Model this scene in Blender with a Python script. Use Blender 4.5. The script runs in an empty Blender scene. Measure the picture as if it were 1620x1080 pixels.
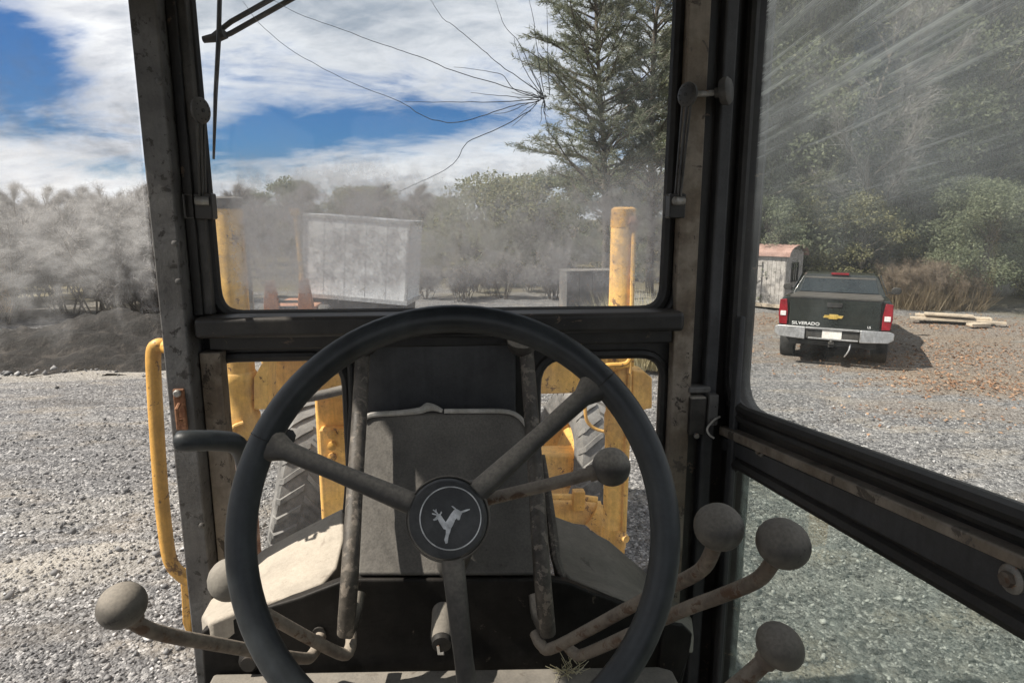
import bpy, bmesh, math, random
import numpy as np
from mathutils import Vector, Matrix

random.seed(7)
RNG = np.random.default_rng(7)
SC = bpy.context.scene
COL = SC.collection

# ------------------------------------------------------------------ camera
F = 1030.0                      # focal length in photo pixels (1620 wide)
PITCH = math.atan(195 / F)
YAW = math.radians(5.1)
CAM = Vector((0, 0, 2.6))
FW = Vector((math.sin(YAW) * math.cos(PITCH), math.cos(YAW) * math.cos(PITCH), -math.sin(PITCH)))
RT = Vector((math.cos(YAW), -math.sin(YAW), 0))
UP = RT.cross(FW)
cd = bpy.data.cameras.new('camera')
cam = bpy.data.objects.new('camera', cd)
COL.objects.link(cam)
m = Matrix((RT, UP, -FW)).transposed().to_4x4()
m.translation = CAM
cam.matrix_world = m
cd.sensor_width = 36
cd.lens = 36 * F / 1620
cd.clip_start = 0.02
cd.clip_end = 3000
SC.camera = cam

# ------------------------------------------------------------------ light
SUN_TO = Vector((-0.64, -0.05, 0.77)).normalized()
SUN_EL = math.asin(SUN_TO.z)
SUN_ROT = math.atan2(SUN_TO.x, SUN_TO.y)
sd = bpy.data.lights.new('sun', 'SUN')
sd.energy = 3.7
sd.angle = math.radians(0.6)
sd.color = (1.0, 0.93, 0.83)
sun = bpy.data.objects.new('sun', sd)
COL.objects.link(sun)
sun.rotation_euler = SUN_TO.to_track_quat('Z', 'Y').to_euler()

SC.view_settings.view_transform = 'Standard'
SC.view_settings.look = 'None'
SC.view_settings.gamma = 1
SC.view_settings.use_curve_mapping = False
SC.view_settings.exposure = 1.25
SC.cycles.use_denoising = True
SC.cycles.denoising_prefilter = 'ACCURATE'
SC.cycles.max_bounces = 10
SC.cycles.transparent_max_bounces = 24
SC.cycles.diffuse_bounces = 5
SC.cycles.sample_clamp_indirect = 6


def ray(x, y):
    return FW + RT * ((x - 810) / F) + UP * ((540 - y) / F)


def at(x, y, **k):
    """photo pixel -> point on a world plane X=, Y=, Z= or at camera depth d="""
    r = ray(x, y)
    if 'd' in k:
        return CAM + r * k['d']
    key = list(k)[0]
    i = 'XYZ'.index(key)
    return CAM + r * ((k[key] - CAM[i]) / r[i])


def onp(x, y, c, n):
    r = ray(x, y)
    return CAM + r * ((Vector(c) - CAM).dot(n) / r.dot(n))


# ------------------------------------------------------------------ node helpers
class NT:
    def __init__(s, tree):
        s.t = tree
        s.n = tree.nodes
        s.l = tree.links

    def node(s, typ, **k):
        n = s.n.new(typ)
        for a, b in k.items():
            if a.startswith('in_'):
                key = a[3:]
                n.inputs[int(key) if key.isdigit() else key.replace('_', ' ')].default_value = b
            else:
                setattr(n, a, b)
        return n

    def link(s, a, b):
        s.l.new(a, b)

    def val(s, sock, v):
        if isinstance(v, (int, float)):
            sock.default_value = v
        else:
            s.l.new(v, sock)

    def math(s, op, a, b=0.0, c=0.0, clamp=False):
        n = s.n.new('ShaderNodeMath')
        n.operation = op
        n.use_clamp = clamp
        s.val(n.inputs[0], a)
        s.val(n.inputs[1], b)
        s.val(n.inputs[2], c)
        return n.outputs[0]

    def noise(s, vec, scale, detail=4.0, rough=0.55, dist=0.0):
        n = s.n.new('ShaderNodeTexNoise')
        n.inputs['Scale'].default_value = scale
        n.inputs['Detail'].default_value = detail
        n.inputs['Roughness'].default_value = rough
        n.inputs['Distortion'].default_value = dist
        if vec is not None:
            s.l.new(vec, n.inputs['Vector'])
        return n.outputs['Fac']

    def ramp(s, fac, stops, interp='LINEAR'):
        n = s.n.new('ShaderNodeValToRGB')
        n.color_ramp.interpolation = interp
        e = n.color_ramp.elements
        while len(e) < len(stops):
            e.new(0.5)
        for el, (p, c) in zip(e, stops):
            el.position = p
            el.color = (c, c, c, 1) if isinstance(c, (int, float)) else (*c, 1)
        s.l.new(fac, n.inputs[0])
        return n.outputs[0]

    def mix(s, fac, a, b, mode='MIX'):
        n = s.n.new('ShaderNodeMix')
        n.data_type = 'RGBA'
        n.blend_type = mode
        s.val(n.inputs[0], fac)
        for sock, v in ((n.inputs[6], a), (n.inputs[7], b)):
            if isinstance(v, tuple):
                sock.default_value = (*v, 1)
            else:
                s.l.new(v, sock)
        return n.outputs[2]

    def smooth(s, v, lo, hi):
        n = s.n.new('ShaderNodeMapRange')
        n.interpolation_type = 'SMOOTHSTEP'
        s.val(n.inputs[0], v)
        n.inputs[1].default_value = lo
        n.inputs[2].default_value = hi
        return n.outputs[0]

    def coord(s, out='Object', scale=None, rot=None, loc=None):
        c = s.n.new('ShaderNodeTexCoord').outputs[out]
        if scale is None and rot is None and loc is None:
            return c
        mp = s.n.new('ShaderNodeMapping')
        s.l.new(c, mp.inputs[0])
        if scale: mp.inputs['Scale'].default_value = scale
        if rot: mp.inputs['Rotation'].default_value = rot
        if loc: mp.inputs['Location'].default_value = loc
        return mp.outputs[0]

    def sep(s, v):
        n = s.n.new('ShaderNodeSeparateXYZ')
        s.l.new(v, n.inputs[0])
        return n.outputs

    def bump(s, h, strength, dist=0.01):
        n = s.n.new('ShaderNodeBump')
        n.inputs['Strength'].default_value = strength
        n.inputs['Distance'].default_value = dist
        s.l.new(h, n.inputs['Height'])
        return n.outputs[0]


def new_mat(name):
    mt = bpy.data.materials.new(name)
    mt.use_nodes = True
    t = NT(mt.node_tree)
    b = t.n['Principled BSDF']
    return mt, t, b


def paint(name, c1, c2, scale=8, rough=0.5, metal=0.0, dust=0.0, dustcol=(0.28, 0.25, 0.21), wear=0.0,
          wearcol=(0.25, 0.12, 0.06), bump=0.1, bscale=120, spec=0.4, up=0.6, lohi=(0.40, 0.60), grime=0.55, top=0.0):
    """painted / worn surface: two tones, dust that settles on upward faces and in patches, wear spots; top paints light from above in the dust colour"""
    mt, t, b = new_mat(name)
    co = t.coord()
    n1 = t.noise(co, scale, 6, 0.6)
    col = t.mix(t.smooth(n1, *lohi), c1, c2)
    if wear:
        n3 = t.noise(co, scale * 2.3, 8, 0.7, 0.4)
        wf = t.smooth(n3, 0.66 - wear, 0.70 - wear)
        col = t.mix(wf, col, wearcol)
    if grime:
        n4 = t.noise(co, max(scale * 4, 25), 10, 0.72, 0.3)
        n5 = t.noise(t.coord(scale=(70, 70, 5)), 1.0, 5, 0.65)
        n6 = t.noise(co, 210, 3, 0.7)
        gsum = t.math('ADD', t.math('ADD', t.math('MULTIPLY', n4, 0.60), t.math('MULTIPLY', n5, 0.32)), t.math('MULTIPLY', n6, 0.08))
        gv = t.math('ADD', 1.0, t.math('MULTIPLY', t.math('SUBTRACT', gsum, 0.5), 4.2 * grime))
        gv = t.math('MAXIMUM', gv, 0.25)
        cmb_ = t.n.new('ShaderNodeCombineXYZ')
        for q_ in range(3):
            t.link(gv, cmb_.inputs[q_])
        col = t.mix(1.0, col, cmb_.outputs[0], 'MULTIPLY')
    rg = t.math('ADD', rough - 0.08, t.math('MULTIPLY', n1, 0.2)) if bump else rough
    if dust:
        g = t.n.new('ShaderNodeNewGeometry')
        nz = t.sep(g.outputs['Normal'])[2]
        upf = t.math('MULTIPLY', t.smooth(nz, 0.0, 0.95), up)
        n2 = t.noise(co, scale * 0.7, 7, 0.65)
        sp = t.noise(co, 260, 2, 0.6)
        df = t.math('ADD', t.math('MULTIPLY', t.smooth(n2, 0.3, 0.75), 0.75), upf)
        df = t.math('MULTIPLY', df, dust)
        if top:  # upward faces paler: light from above put into the dust tone
            df = t.math('ADD', df, t.math('MULTIPLY', t.smooth(t.math('ADD', nz, t.math('MULTIPLY', t.math('SUBTRACT', n2, 0.5), 0.7)), 0.05, 0.80), top))
        df = t.math('MULTIPLY', df, t.math('ADD', 0.78, t.math('MULTIPLY', t.smooth(sp, 0.3, 0.68), 0.42)), clamp=True)
        col = t.mix(df, col, dustcol)
        rg = t.math('ADD', rg, t.math('MULTIPLY', df, 0.85 - rough), clamp=True)
    t.link(col, b.inputs['Base Color'])
    t.val(b.inputs['Roughness'], rg)
    b.inputs['Metallic'].default_value = metal
    b.inputs['Specular IOR Level'].default_value = spec
    if bump:
        h = t.math('ADD', t.noise(co, bscale, 5, 0.65), t.math('MULTIPLY', n1, 0.6))
        t.link(t.bump(h, bump, 0.004), b.inputs['Normal'])
    return mt


def leafmat(name, cols, scale=0.8, trans=0.25):
    mt, t, b = new_mat(name)
    g = t.n.new('ShaderNodeNewGeometry')
    rnd = g.outputs['Random Per Island']
    co = t.coord()
    n1 = t.noise(co, scale, 3, 0.6)
    v = t.math('ADD', t.math('MULTIPLY', rnd, 0.55), t.math('MULTIPLY', n1, 0.6), clamp=True)
    k = len(cols)
    col = t.ramp(v, [(0.15 + 0.75 * i / (k - 1), c) for i, c in enumerate(cols)])
    t.link(col, b.inputs['Base Color'])
    b.inputs['Roughness'].default_value = 0.65
    b.inputs['Specular IOR Level'].default_value = 0.25
    tr = t.n.new('ShaderNodeBsdfTranslucent')
    t.link(col, tr.inputs[0])
    mx = t.n.new('ShaderNodeMixShader')
    mx.inputs[0].default_value = trans
    t.link(b.outputs[0], mx.inputs[1])
    t.link(tr.outputs[0], mx.inputs[2])
    t.link(mx.outputs[0], t.n['Material Output'].inputs[0])
    return mt


# ------------------------------------------------------------------ world
w = bpy.data.worlds.new('World')
SC.world = w
w.use_nodes = True
t = NT(w.node_tree)
bg = t.n['Background']
sky = t.node('ShaderNodeTexSky', sky_type='NISHITA', sun_disc=False)
sky.sun_elevation = SUN_EL
sky.sun_rotation = SUN_ROT
sky.air_density = 1.0
sky.dust_density = 0.5
sky.ozone_density = 2.5
dirv = t.coord('Generated')
dx, dy, dz = t.sep(dirv)
az = t.math('ARCTAN2', dx, dy)
el = t.math('ARCSINE', dz)
# cloud plane coordinates
den = t.math('ADD', t.math('MAXIMUM', dz, 0.0), 0.30)
cx = t.math('DIVIDE', dx, den)
cy = t.math('DIVIDE', dy, den)
cmb = t.n.new('ShaderNodeCombineXYZ')
t.link(cx, cmb.inputs[0]); t.link(cy, cmb.inputs[1])
cmb.inputs[2].default_value = 3.1
mp = t.n.new('ShaderNodeMapping')
t.link(cmb.outputs[0], mp.inputs[0])
mp.inputs['Scale'].default_value = (1.5, 2.6, 1)
mp.inputs['Rotation'].default_value = (0, 0, 0.65)
n1 = t.noise(mp.outputs[0], 1.1, 9, 0.62, 0.5)
n2 = t.noise(mp.outputs[0], 2.6, 8, 0.65, 0.3)


def blob(px, py, sx, sy):
    r = ray(px, py).normalized()
    a0 = math.atan2(r.x, r.y); e0 = math.asin(r.z)
    u = t.math('DIVIDE', t.math('SUBTRACT', az, a0), sx)
    v = t.math('DIVIDE', t.math('SUBTRACT', el, e0), sy)
    q = t.math('ADD', t.math('MULTIPLY', u, u), t.math('MULTIPLY', v, v))
    return t.math('POWER', 2.718, t.math('MULTIPLY', q, -1))


cover = t.math('ADD', n1, 0.12)
for (px_, py_, sx_, sy_, k_) in ((0, 95, 0.10, 0.055, 0.42), (575, 205, 0.17, 0.032, 0.34), (390, 235, 0.09, 0.036, 0.32),
                                 (165, 262, 0.06, 0.014, 0.22), (60, 205, 0.06, 0.02, 0.1), (700, 180, 0.07, 0.02, 0.12)):
    cover = t.math('SUBTRACT', cover, t.math('MULTIPLY', blob(px_, py_, sx_, sy_), k_))
for (px_, py_, sx_, sy_, k_) in ((170, 60, 0.09, 0.07, 0.12), (600, 70, 0.3, 0.06, 0.10), (700, 270, 0.3, 0.04, 0.12), (100, 310, 0.2, 0.04, 0.1)):
    cover = t.math('ADD', cover, t.math('MULTIPLY', blob(px_, py_, sx_, sy_), k_))
cover = t.math('ADD', cover, t.math('MULTIPLY', t.math('SUBTRACT', n2, 0.5), 0.42))
cf = t.smooth(cover, 0.36, 0.68)
n3 = t.noise(mp.outputs[0], 6.0, 7, 0.65, 0.4)
cshade = t.math('ADD', t.math('ADD', t.math('MULTIPLY', n2, 0.45), t.math('MULTIPLY', n3, 0.25)), t.math('MULTIPLY', t.smooth(n1, 0.35, 0.75), 0.30))
cshade = t.math('ADD', cshade, t.math('MULTIPLY', t.math('SUBTRACT', blob(640, 70, 0.30, 0.085), blob(170, 60, 0.10, 0.08)), 0.10))
ccol = t.ramp(cshade, [(0.30, (4.9, 4.95, 5.0)), (0.47, (3.5, 3.6, 3.8)), (0.70, (1.75, 2.0, 2.35))])
hz = t.smooth(el, 0.22, 0.0)
skyc = t.mix(1.0, sky.outputs[0], (0.135, 0.235, 0.37), 'MULTIPLY')
outc = t.mix(cf, skyc, ccol)
t.link(outc, bg.inputs[0])
bg.inputs[1].default_value = 0.1


# ------------------------------------------------------------------ mesh builder
def catmull(pts, n=6):
    P = [Vector(p) for p in pts]
    if len(P) < 3:
        return P
    out = []
    for i in range(len(P) - 1):
        p0 = P[i - 1] if i else P[0] * 2 - P[1]
        p1, p2 = P[i], P[i + 1]
        p3 = P[i + 2] if i + 2 < len(P) else P[-1] * 2 - P[-2]
        for k in range(n):
            u = k / n
            out.append(0.5 * ((2 * p1) + (p2 - p0) * u + (2 * p0 - 5 * p1 + 4 * p2 - p3) * u * u + (3 * p1 - p0 - 3 * p2 + p3) * u ** 3))
    out.append(P[-1])
    return out


class MB:
    def __init__(s):
        s.v = []
        s.f = []

    def add(s, vs, fs):
        o = len(s.v)
        s.v += [tuple(x) for x in vs]
        s.f += [tuple(i + o for i in f) for f in fs]
        return s

    def hexa(s, p):
        return s.add(p, [(0, 3, 2, 1), (4, 5, 6, 7), (0, 1, 5, 4), (1, 2, 6, 5), (2, 3, 7, 6), (3, 0, 4, 7)])

    def box(s, lo, hi, M=None):
        (a, b, c), (d, e, f) = lo, hi
        p = [Vector(q) for q in ((a, b, c), (d, b, c), (d, e, c), (a, e, c), (a, b, f), (d, b, f), (d, e, f), (a, e, f))]
        if M is not None:
            p = [M @ q for q in p]
        return s.hexa(p)

    def cbox(s, c, size, M=None):
        c = Vector(c); h = Vector(size) / 2
        if M is not None:
            M = Matrix.Translation(c) @ M
            return s.box(tuple(-h), tuple(h), M)
        return s.box(tuple(c - h), tuple(c + h))

    def tube(s, pts, r, seg=10, smooth=0, cap=True, flat=None):
        P = catmull(pts, smooth) if smooth else [Vector(p) for p in pts]
        n = len(P)
        R = r if isinstance(r, (list, tuple)) else None
        T = []
        for i in range(n):
            d = P[min(i + 1, n - 1)] - P[max(i - 1, 0)]
            T.append(d.normalized() if d.length > 1e-9 else Vector((0, 0, 1)))
        ref = Vector((0, 0, 1)) if abs(T[0].z) < 0.9 else Vector((1, 0, 0))
        u = T[0].cross(ref).normalized()
        vs, fs = [], []
        for i in range(n):
            u = (u - T[i] * u.dot(T[i])).normalized()
            vv = T[i].cross(u)
            if R:
                x = i / (n - 1) * (len(R) - 1); k = min(int(x), len(R) - 2); rr = R[k] + (R[k + 1] - R[k]) * (x - k)
            else:
                rr = r
            for j in range(seg):
                a = 2 * math.pi * j / seg
                vs.append(P[i] + (u * math.cos(a) + vv * math.sin(a) * (flat or 1)) * rr)
        for i in range(n - 1):
            for j in range(seg):
                k = (j + 1) % seg
                fs.append((i * seg + j, i * seg + k, (i + 1) * seg + k, (i + 1) * seg + j))
        if cap:
            fs.append(tuple(range(seg - 1, -1, -1)))
            fs.append(tuple((n - 1) * seg + j for j in range(seg)))
        return s.add(vs, fs)

    def lathe(s, prof, c, axis, seg=24, close=True):
        """prof: list of (radius, height along axis)"""
        ax = Vector(axis).normalized()
        ref = Vector((0, 0, 1)) if abs(ax.z) < 0.9 else Vector((1, 0, 0))
        u = ax.cross(ref).normalized(); vv = ax.cross(u)
        c = Vector(c)
        vs, fs = [], []
        for r, h in prof:
            for j in range(seg):
                a = 2 * math.pi * j / seg
                vs.append(c + ax * h + (u * math.cos(a) + vv * math.sin(a)) * r)
        for i in range(len(prof) - 1):
            for j in range(seg):
                k = (j + 1) % seg
                fs.append((i * seg + j, i * seg + k, (i + 1) * seg + k, (i + 1) * seg + j))
        if close:
            fs.append(tuple(range(seg - 1, -1, -1)))
            fs.append(tuple((len(prof) - 1) * seg + j for j in range(seg)))
        return s.add(vs, fs)

    def prism(s, poly, off):
        off = Vector(off)
        P = [Vector(p) for p in poly]
        n = len(P)
        vs = P + [p + off for p in P]
        fs = [tuple(range(n)), tuple(range(2 * n - 1, n - 1, -1))]
        for i in range(n):
            k = (i + 1) % n
            fs.append((i, i + n, k + n, k))
        return s.add(vs, fs)

    def loft(s, secs, cap=True):
        n = len(secs[0])
        vs = [p for q in secs for p in q]
        fs = []
        for i in range(len(secs) - 1):
            for j in range(n):
                k = (j + 1) % n
                fs.append((i * n + j, i * n + k, (i + 1) * n + k, (i + 1) * n + j))
        if cap:
            fs.append(tuple(range(n - 1, -1, -1)))
            fs.append(tuple((len(secs) - 1) * n + j for j in range(n)))
        return s.add(vs, fs)

    def build(s, name, mat, parent=None, bevel=0.0, smooth=True, segs=2, angle=40):
        me = bpy.data.meshes.new(name)
        me.from_pydata(s.v, [], s.f)
        me.update()
        bm = bmesh.new(); bm.from_mesh(me)
        bmesh.ops.recalc_face_normals(bm, faces=bm.faces[:])
        bm.to_mesh(me); bm.free()
        return link(name, me, mat, parent, bevel, smooth, segs, angle)


def link(name, me, mat, parent=None, bevel=0.0, smooth=True, segs=2, angle=40):
    if mat is not None:
        me.materials.clear()
        me.materials.append(mat)
    o = bpy.data.objects.new(name, me)
    COL.objects.link(o)
    if parent is not None:
        o.parent = parent
    if smooth:
        me.polygons.foreach_set('use_smooth', [True] * len(me.polygons))
        me.set_sharp_from_angle(angle=math.radians(angle))
    if bevel:
        md = o.modifiers.new('bevel', 'BEVEL')
        md.width = bevel
        md.segments = segs
        md.limit_method = 'ANGLE'
        md.angle_limit = math.radians(35)
        md.harden_normals = True
    return o


def raw(name, verts, faces, mat, parent=None, smooth=False):
    """numpy arrays -> mesh; faces all with the same corner count"""
    me = bpy.data.meshes.new(name)
    nv, nf, k = len(verts), len(faces), faces.shape[1]
    me.vertices.add(nv)
    me.vertices.foreach_set('co', np.ascontiguousarray(verts, dtype=np.float32).ravel())
    me.loops.add(nf * k)
    me.loops.foreach_set('vertex_index', np.ascontiguousarray(faces, dtype=np.int32).ravel())
    me.polygons.add(nf)
    me.polygons.foreach_set('loop_start', np.arange(0, nf * k, k, dtype=np.int32))
    me.update(calc_edges=True)
    me.validate()
    if smooth:
        me.polygons.foreach_set('use_smooth', np.ones(nf, dtype=bool))
    me.materials.append(mat)
    o = bpy.data.objects.new(name, me)
    COL.objects.link(o)
    if parent is not None:
        o.parent = parent
    return o


def empty(name, loc=(0, 0, 0), rz=0.0, rx=0.0):
    o = bpy.data.objects.new(name, None)
    COL.objects.link(o)
    o.location = loc
    o.rotation_euler = (rx, 0, rz)
    o.empty_display_size = 0.1
    return o


def tag(o, label, cat, group=None):
    o['label'] = label
    o['category'] = cat
    if group:
        o['group'] = group
    return o


def stuff(o, label=None, cat=None):
    o['kind'] = 'stuff'
    if label: o['label'] = label
    if cat: o['category'] = cat
    return o


def copy_tree(o, parent=None):
    c = o.copy()
    COL.objects.link(c)
    if parent is not None:
        c.parent = parent
    for ch in list(o.children):
        copy_tree(ch, c)
    return c


def roundpoly(pts, rad, n=6):
    """2D polygon with rounded corners; rad a number or one per corner"""
    P = [Vector((p[0], p[1])) for p in pts]
    out = []
    N = len(P)
    for i in range(N):
        r = rad if isinstance(rad, (int, float)) else rad[i]
        a, b, c = P[i - 1], P[i], P[(i + 1) % N]
        if r <= 0:
            out.append(b); continue
        d1 = (a - b); d2 = (c - b)
        l1, l2 = d1.length, d2.length
        d1.normalize(); d2.normalize()
        ang = math.acos(max(-1, min(1, d1.dot(d2))))
        tl = min(r / math.tan(ang / 2), l1 * 0.49, l2 * 0.49)
        p1 = b + d1 * tl; p2 = b + d2 * tl
        for k in range(n + 1):
            u = k / n
            out.append(p1 * (1 - u) ** 2 + b * 2 * u * (1 - u) + p2 * u * u)
    return out


def plate(name, outer, holes, M, thick, mat, parent=None, bevel=0.003):
    """flat plate with holes, outline in local XY, M places it"""
    cu = bpy.data.curves.new(name, 'CURVE')
    cu.dimensions = '2D'
    cu.fill_mode = 'BOTH'
    cu.extrude = max(thick / 2 - bevel, 0.0005)
    cu.bevel_depth = bevel
    cu.bevel_resolution = 2
    cu.offset = -bevel
    for loop in [outer] + list(holes):
        sp = cu.splines.new('POLY')
        sp.points.add(len(loop) - 1)
        for q, p in zip(sp.points, loop):
            q.co = (p[0], p[1], 0, 1)
        sp.use_cyclic_u = True
    ob = bpy.data.objects.new('temporary', cu)
    COL.objects.link(ob)
    dg = bpy.context.evaluated_depsgraph_get()
    me = bpy.data.meshes.new_from_object(ob.evaluated_get(dg))
    bpy.data.objects.remove(ob)
    bpy.data.curves.remove(cu)
    me.name = name
    me.transform(M)
    return link(name, me, mat, parent, 0, True, 2, 35)


def text_mesh(name, s, size, M, mat, parent, depth=0.004):
    cu = bpy.data.curves.new(name, 'FONT')
    cu.body = s
    cu.size = size
    cu.extrude = depth
    cu.align_x = 'CENTER'
    cu.align_y = 'CENTER'
    ob = bpy.data.objects.new('temporary', cu)
    COL.objects.link(ob)
    dg = bpy.context.evaluated_depsgraph_get()
    me = bpy.data.meshes.new_from_object(ob.evaluated_get(dg))
    bpy.data.objects.remove(ob)
    bpy.data.curves.remove(cu)
    me.name = name
    me.transform(M)
    return link(name, me, mat, parent, 0, False)


# ------------------------------------------------------------------ materials
M_black = paint('cab black paint', (0.009, 0.009, 0.009), (0.017, 0.016, 0.015), 9, 0.40, dust=0.11, dustcol=(0.20, 0.17, 0.14), up=1.2, wear=0.04, wearcol=(0.10, 0.07, 0.05))
M_rubber = paint('rubber seal', (0.008, 0.008, 0.008), (0.014, 0.014, 0.014), 14, 0.5, dust=0.08, up=0.8, bump=0.15)
M_post = paint('worn grey post paint', (0.105, 0.103, 0.10), (0.07, 0.068, 0.066), 16, 0.6, dust=0.30, dustcol=(0.22, 0.20, 0.17), wear=0.10, wearcol=(0.022, 0.02, 0.018), up=0.3, bump=0.25, bscale=70)
M_tan = paint('dusty brown pillar trim', (0.12, 0.092, 0.064), (0.20, 0.17, 0.135), 10, 0.7, dust=0.45, wear=0.09, wearcol=(0.03, 0.022, 0.016), bump=0.25)
M_dash = paint('dusty dark panel', (0.024, 0.0235, 0.023), (0.052, 0.050, 0.047), 6, 0.45, dust=0.42, dustcol=(0.25, 0.23, 0.20), up=0.25, top=0.22, wear=0.05, wearcol=(0.012, 0.012, 0.012), bump=0.3, bscale=90)
M_panel = paint('matt charcoal panel', (0.030, 0.031, 0.033), (0.042, 0.043, 0.045), 5, 0.6, dust=0.22, dustcol=(0.15, 0.15, 0.15), up=0.2, bump=0.2, bscale=160)
M_wing = paint('sunlit sand dusty console', (0.32, 0.285, 0.235), (0.24, 0.215, 0.18), 9, 0.85, dust=0.5, dustcol=(0.46, 0.41, 0.34), wear=0.07, wearcol=(0.16, 0.135, 0.11), bump=0.35, bscale=110)  # left wing's dust tone made paler, sunlight put into the colour
M_wing2 = paint('shaded dusty console', (0.20, 0.185, 0.16), (0.15, 0.14, 0.12), 9, 0.85, dust=0.35, dustcol=(0.28, 0.25, 0.21), wear=0.05, wearcol=(0.09, 0.08, 0.07), bump=0.3, bscale=110)  # same dusty wing in a greyer copy, lack of sun put in
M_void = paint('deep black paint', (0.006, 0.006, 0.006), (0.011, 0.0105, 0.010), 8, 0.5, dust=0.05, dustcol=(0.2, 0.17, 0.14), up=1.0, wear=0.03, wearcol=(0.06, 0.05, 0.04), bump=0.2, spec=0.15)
M_shelf = paint('grey floor plate', (0.17, 0.16, 0.14), (0.11, 0.105, 0.095), 12, 0.8, dust=0.6, dustcol=(0.25, 0.225, 0.19), wear=0.07, wearcol=(0.06, 0.05, 0.04), bump=0.3)
M_wheel = paint('steering wheel plastic', (0.016, 0.019, 0.021), (0.024, 0.028, 0.030), 10, 0.38, dust=0.10, dustcol=(0.14, 0.15, 0.15), up=0.5, bump=0.06, bscale=200)
M_spoke = paint('dusty toplit spoke', (0.016, 0.0155, 0.015), (0.030, 0.028, 0.026), 14, 0.42, dust=0.16, dustcol=(0.30, 0.27, 0.225), up=0.2, bump=0.12, grime=0.25, top=0.8)  # real dust, plus top light painted on the upward faces
M_hub = paint('hub plastic', (0.020, 0.021, 0.021), (0.033, 0.034, 0.034), 30, 0.38, dust=0.18, dustcol=(0.2, 0.2, 0.19), up=0.2, bump=0.1, bscale=250)
M_knob = paint('dusty toplit knob', (0.045, 0.042, 0.037), (0.078, 0.072, 0.062), 22, 0.5, wear=0.06, wearcol=(0.02, 0.019, 0.017), dust=0.25, dustcol=(0.24, 0.215, 0.18), up=0.3, top=0.55, grime=0.3, bump=0.12, bscale=190)
M_shaft = paint('rusty lever steel', (0.085, 0.066, 0.052), (0.15, 0.125, 0.10), 18, 0.65, metal=0.1, top=0.55, dust=0.25, dustcol=(0.30, 0.26, 0.21), wear=0.12, wearcol=(0.07, 0.035, 0.018), bump=0.3, bscale=150)
M_rod = paint('worn dark tube', (0.018, 0.016, 0.014), (0.062, 0.053, 0.043), 20, 0.5, dust=0.3, up=0.4, wear=0.12, wearcol=(0.16, 0.135, 0.11), bump=0.5, bscale=60)
M_trim = paint('chalky white trim', (0.52, 0.50, 0.46), (0.38, 0.36, 0.32), 30, 0.8, bump=0.6, bscale=140)
M_silver = paint('dull steel', (0.34, 0.33, 0.31), (0.20, 0.19, 0.17), 30, 0.5, metal=0.5, wear=0.08, bump=0.2)
M_emblem = paint('worn silver print', (0.66, 0.67, 0.67), (0.40, 0.41, 0.41), 90, 0.45, metal=0.2, bump=0)
M_yellow = paint('faded machine yellow', (0.78, 0.46, 0.115), (0.66, 0.375, 0.10), 6, 0.55, dust=0.22, dustcol=(0.46, 0.36, 0.22), wear=0.07, wearcol=(0.16, 0.075, 0.03), bump=0.2, bscale=70)
M_yellow2 = paint('bright machine yellow', (0.66, 0.36, 0.075), (0.56, 0.30, 0.06), 9, 0.45, dust=0.1, wear=0.08, wearcol=(0.20, 0.10, 0.03), bump=0.2, bscale=90)
M_rust = paint('rust', (0.16, 0.07, 0.035), (0.26, 0.13, 0.07), 30, 0.85, bump=0.5, bscale=90)
M_tyre = paint('dusty tyre', (0.05, 0.049, 0.048), (0.11, 0.107, 0.103), 7, 0.85, dust=0.6, dustcol=(0.27, 0.262, 0.25), bump=0.4, bscale=60)
M_hose = paint('hose', (0.035, 0.035, 0.035), (0.06, 0.06, 0.058), 10, 0.6, dust=0.3)
M_wood = paint('bare pine boards', (0.50, 0.42, 0.32), (0.38, 0.32, 0.25), 6, 0.8, wear=0.05, wearcol=(0.25, 0.2, 0.15), bump=0.3)


def glass(name, tint, dustcol, mask_fn, gloss=1.0):
    mt = bpy.data.materials.new(name)
    mt.use_nodes = True
    t = NT(mt.node_tree)
    t.n.remove(t.n['Principled BSDF'])
    tr = t.node('ShaderNodeBsdfTransparent')
    tr.inputs[0].default_value = (*tint, 1)
    gl = t.node('ShaderNodeBsdfGlossy')
    gl.inputs['Roughness'].default_value = 0.03
    df = t.node('ShaderNodeBsdfDiffuse')
    tl = t.node('ShaderNodeBsdfTranslucent')
    for s_ in (df, tl):
        s_.inputs[0].default_value = (*dustcol, 1)
    md = t.node('ShaderNodeMixShader')
    md.inputs[0].default_value = 0.85
    t.link(df.outputs[0], md.inputs[1]); t.link(tl.outputs[0], md.inputs[2])
    fr = t.node('ShaderNodeFresnel')
    fr.inputs[0].default_value = 1.45
    ff = t.math('MULTIPLY', fr.outputs[0], gloss * 0.5)
    m1 = t.node('ShaderNodeMixShader')
    t.link(ff, m1.inputs[0]); t.link(tr.outputs[0], m1.inputs[1]); t.link(gl.outputs[0], m1.inputs[2])
    m2 = t.node('ShaderNodeMixShader')
    t.link(mask_fn(t), m2.inputs[0])
    t.link(m1.outputs[0], m2.inputs[1]); t.link(md.outputs[0], m2.inputs[2])
    t.link(m2.outputs[0], t.n['Material Output'].inputs[0])
    return mt


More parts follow.
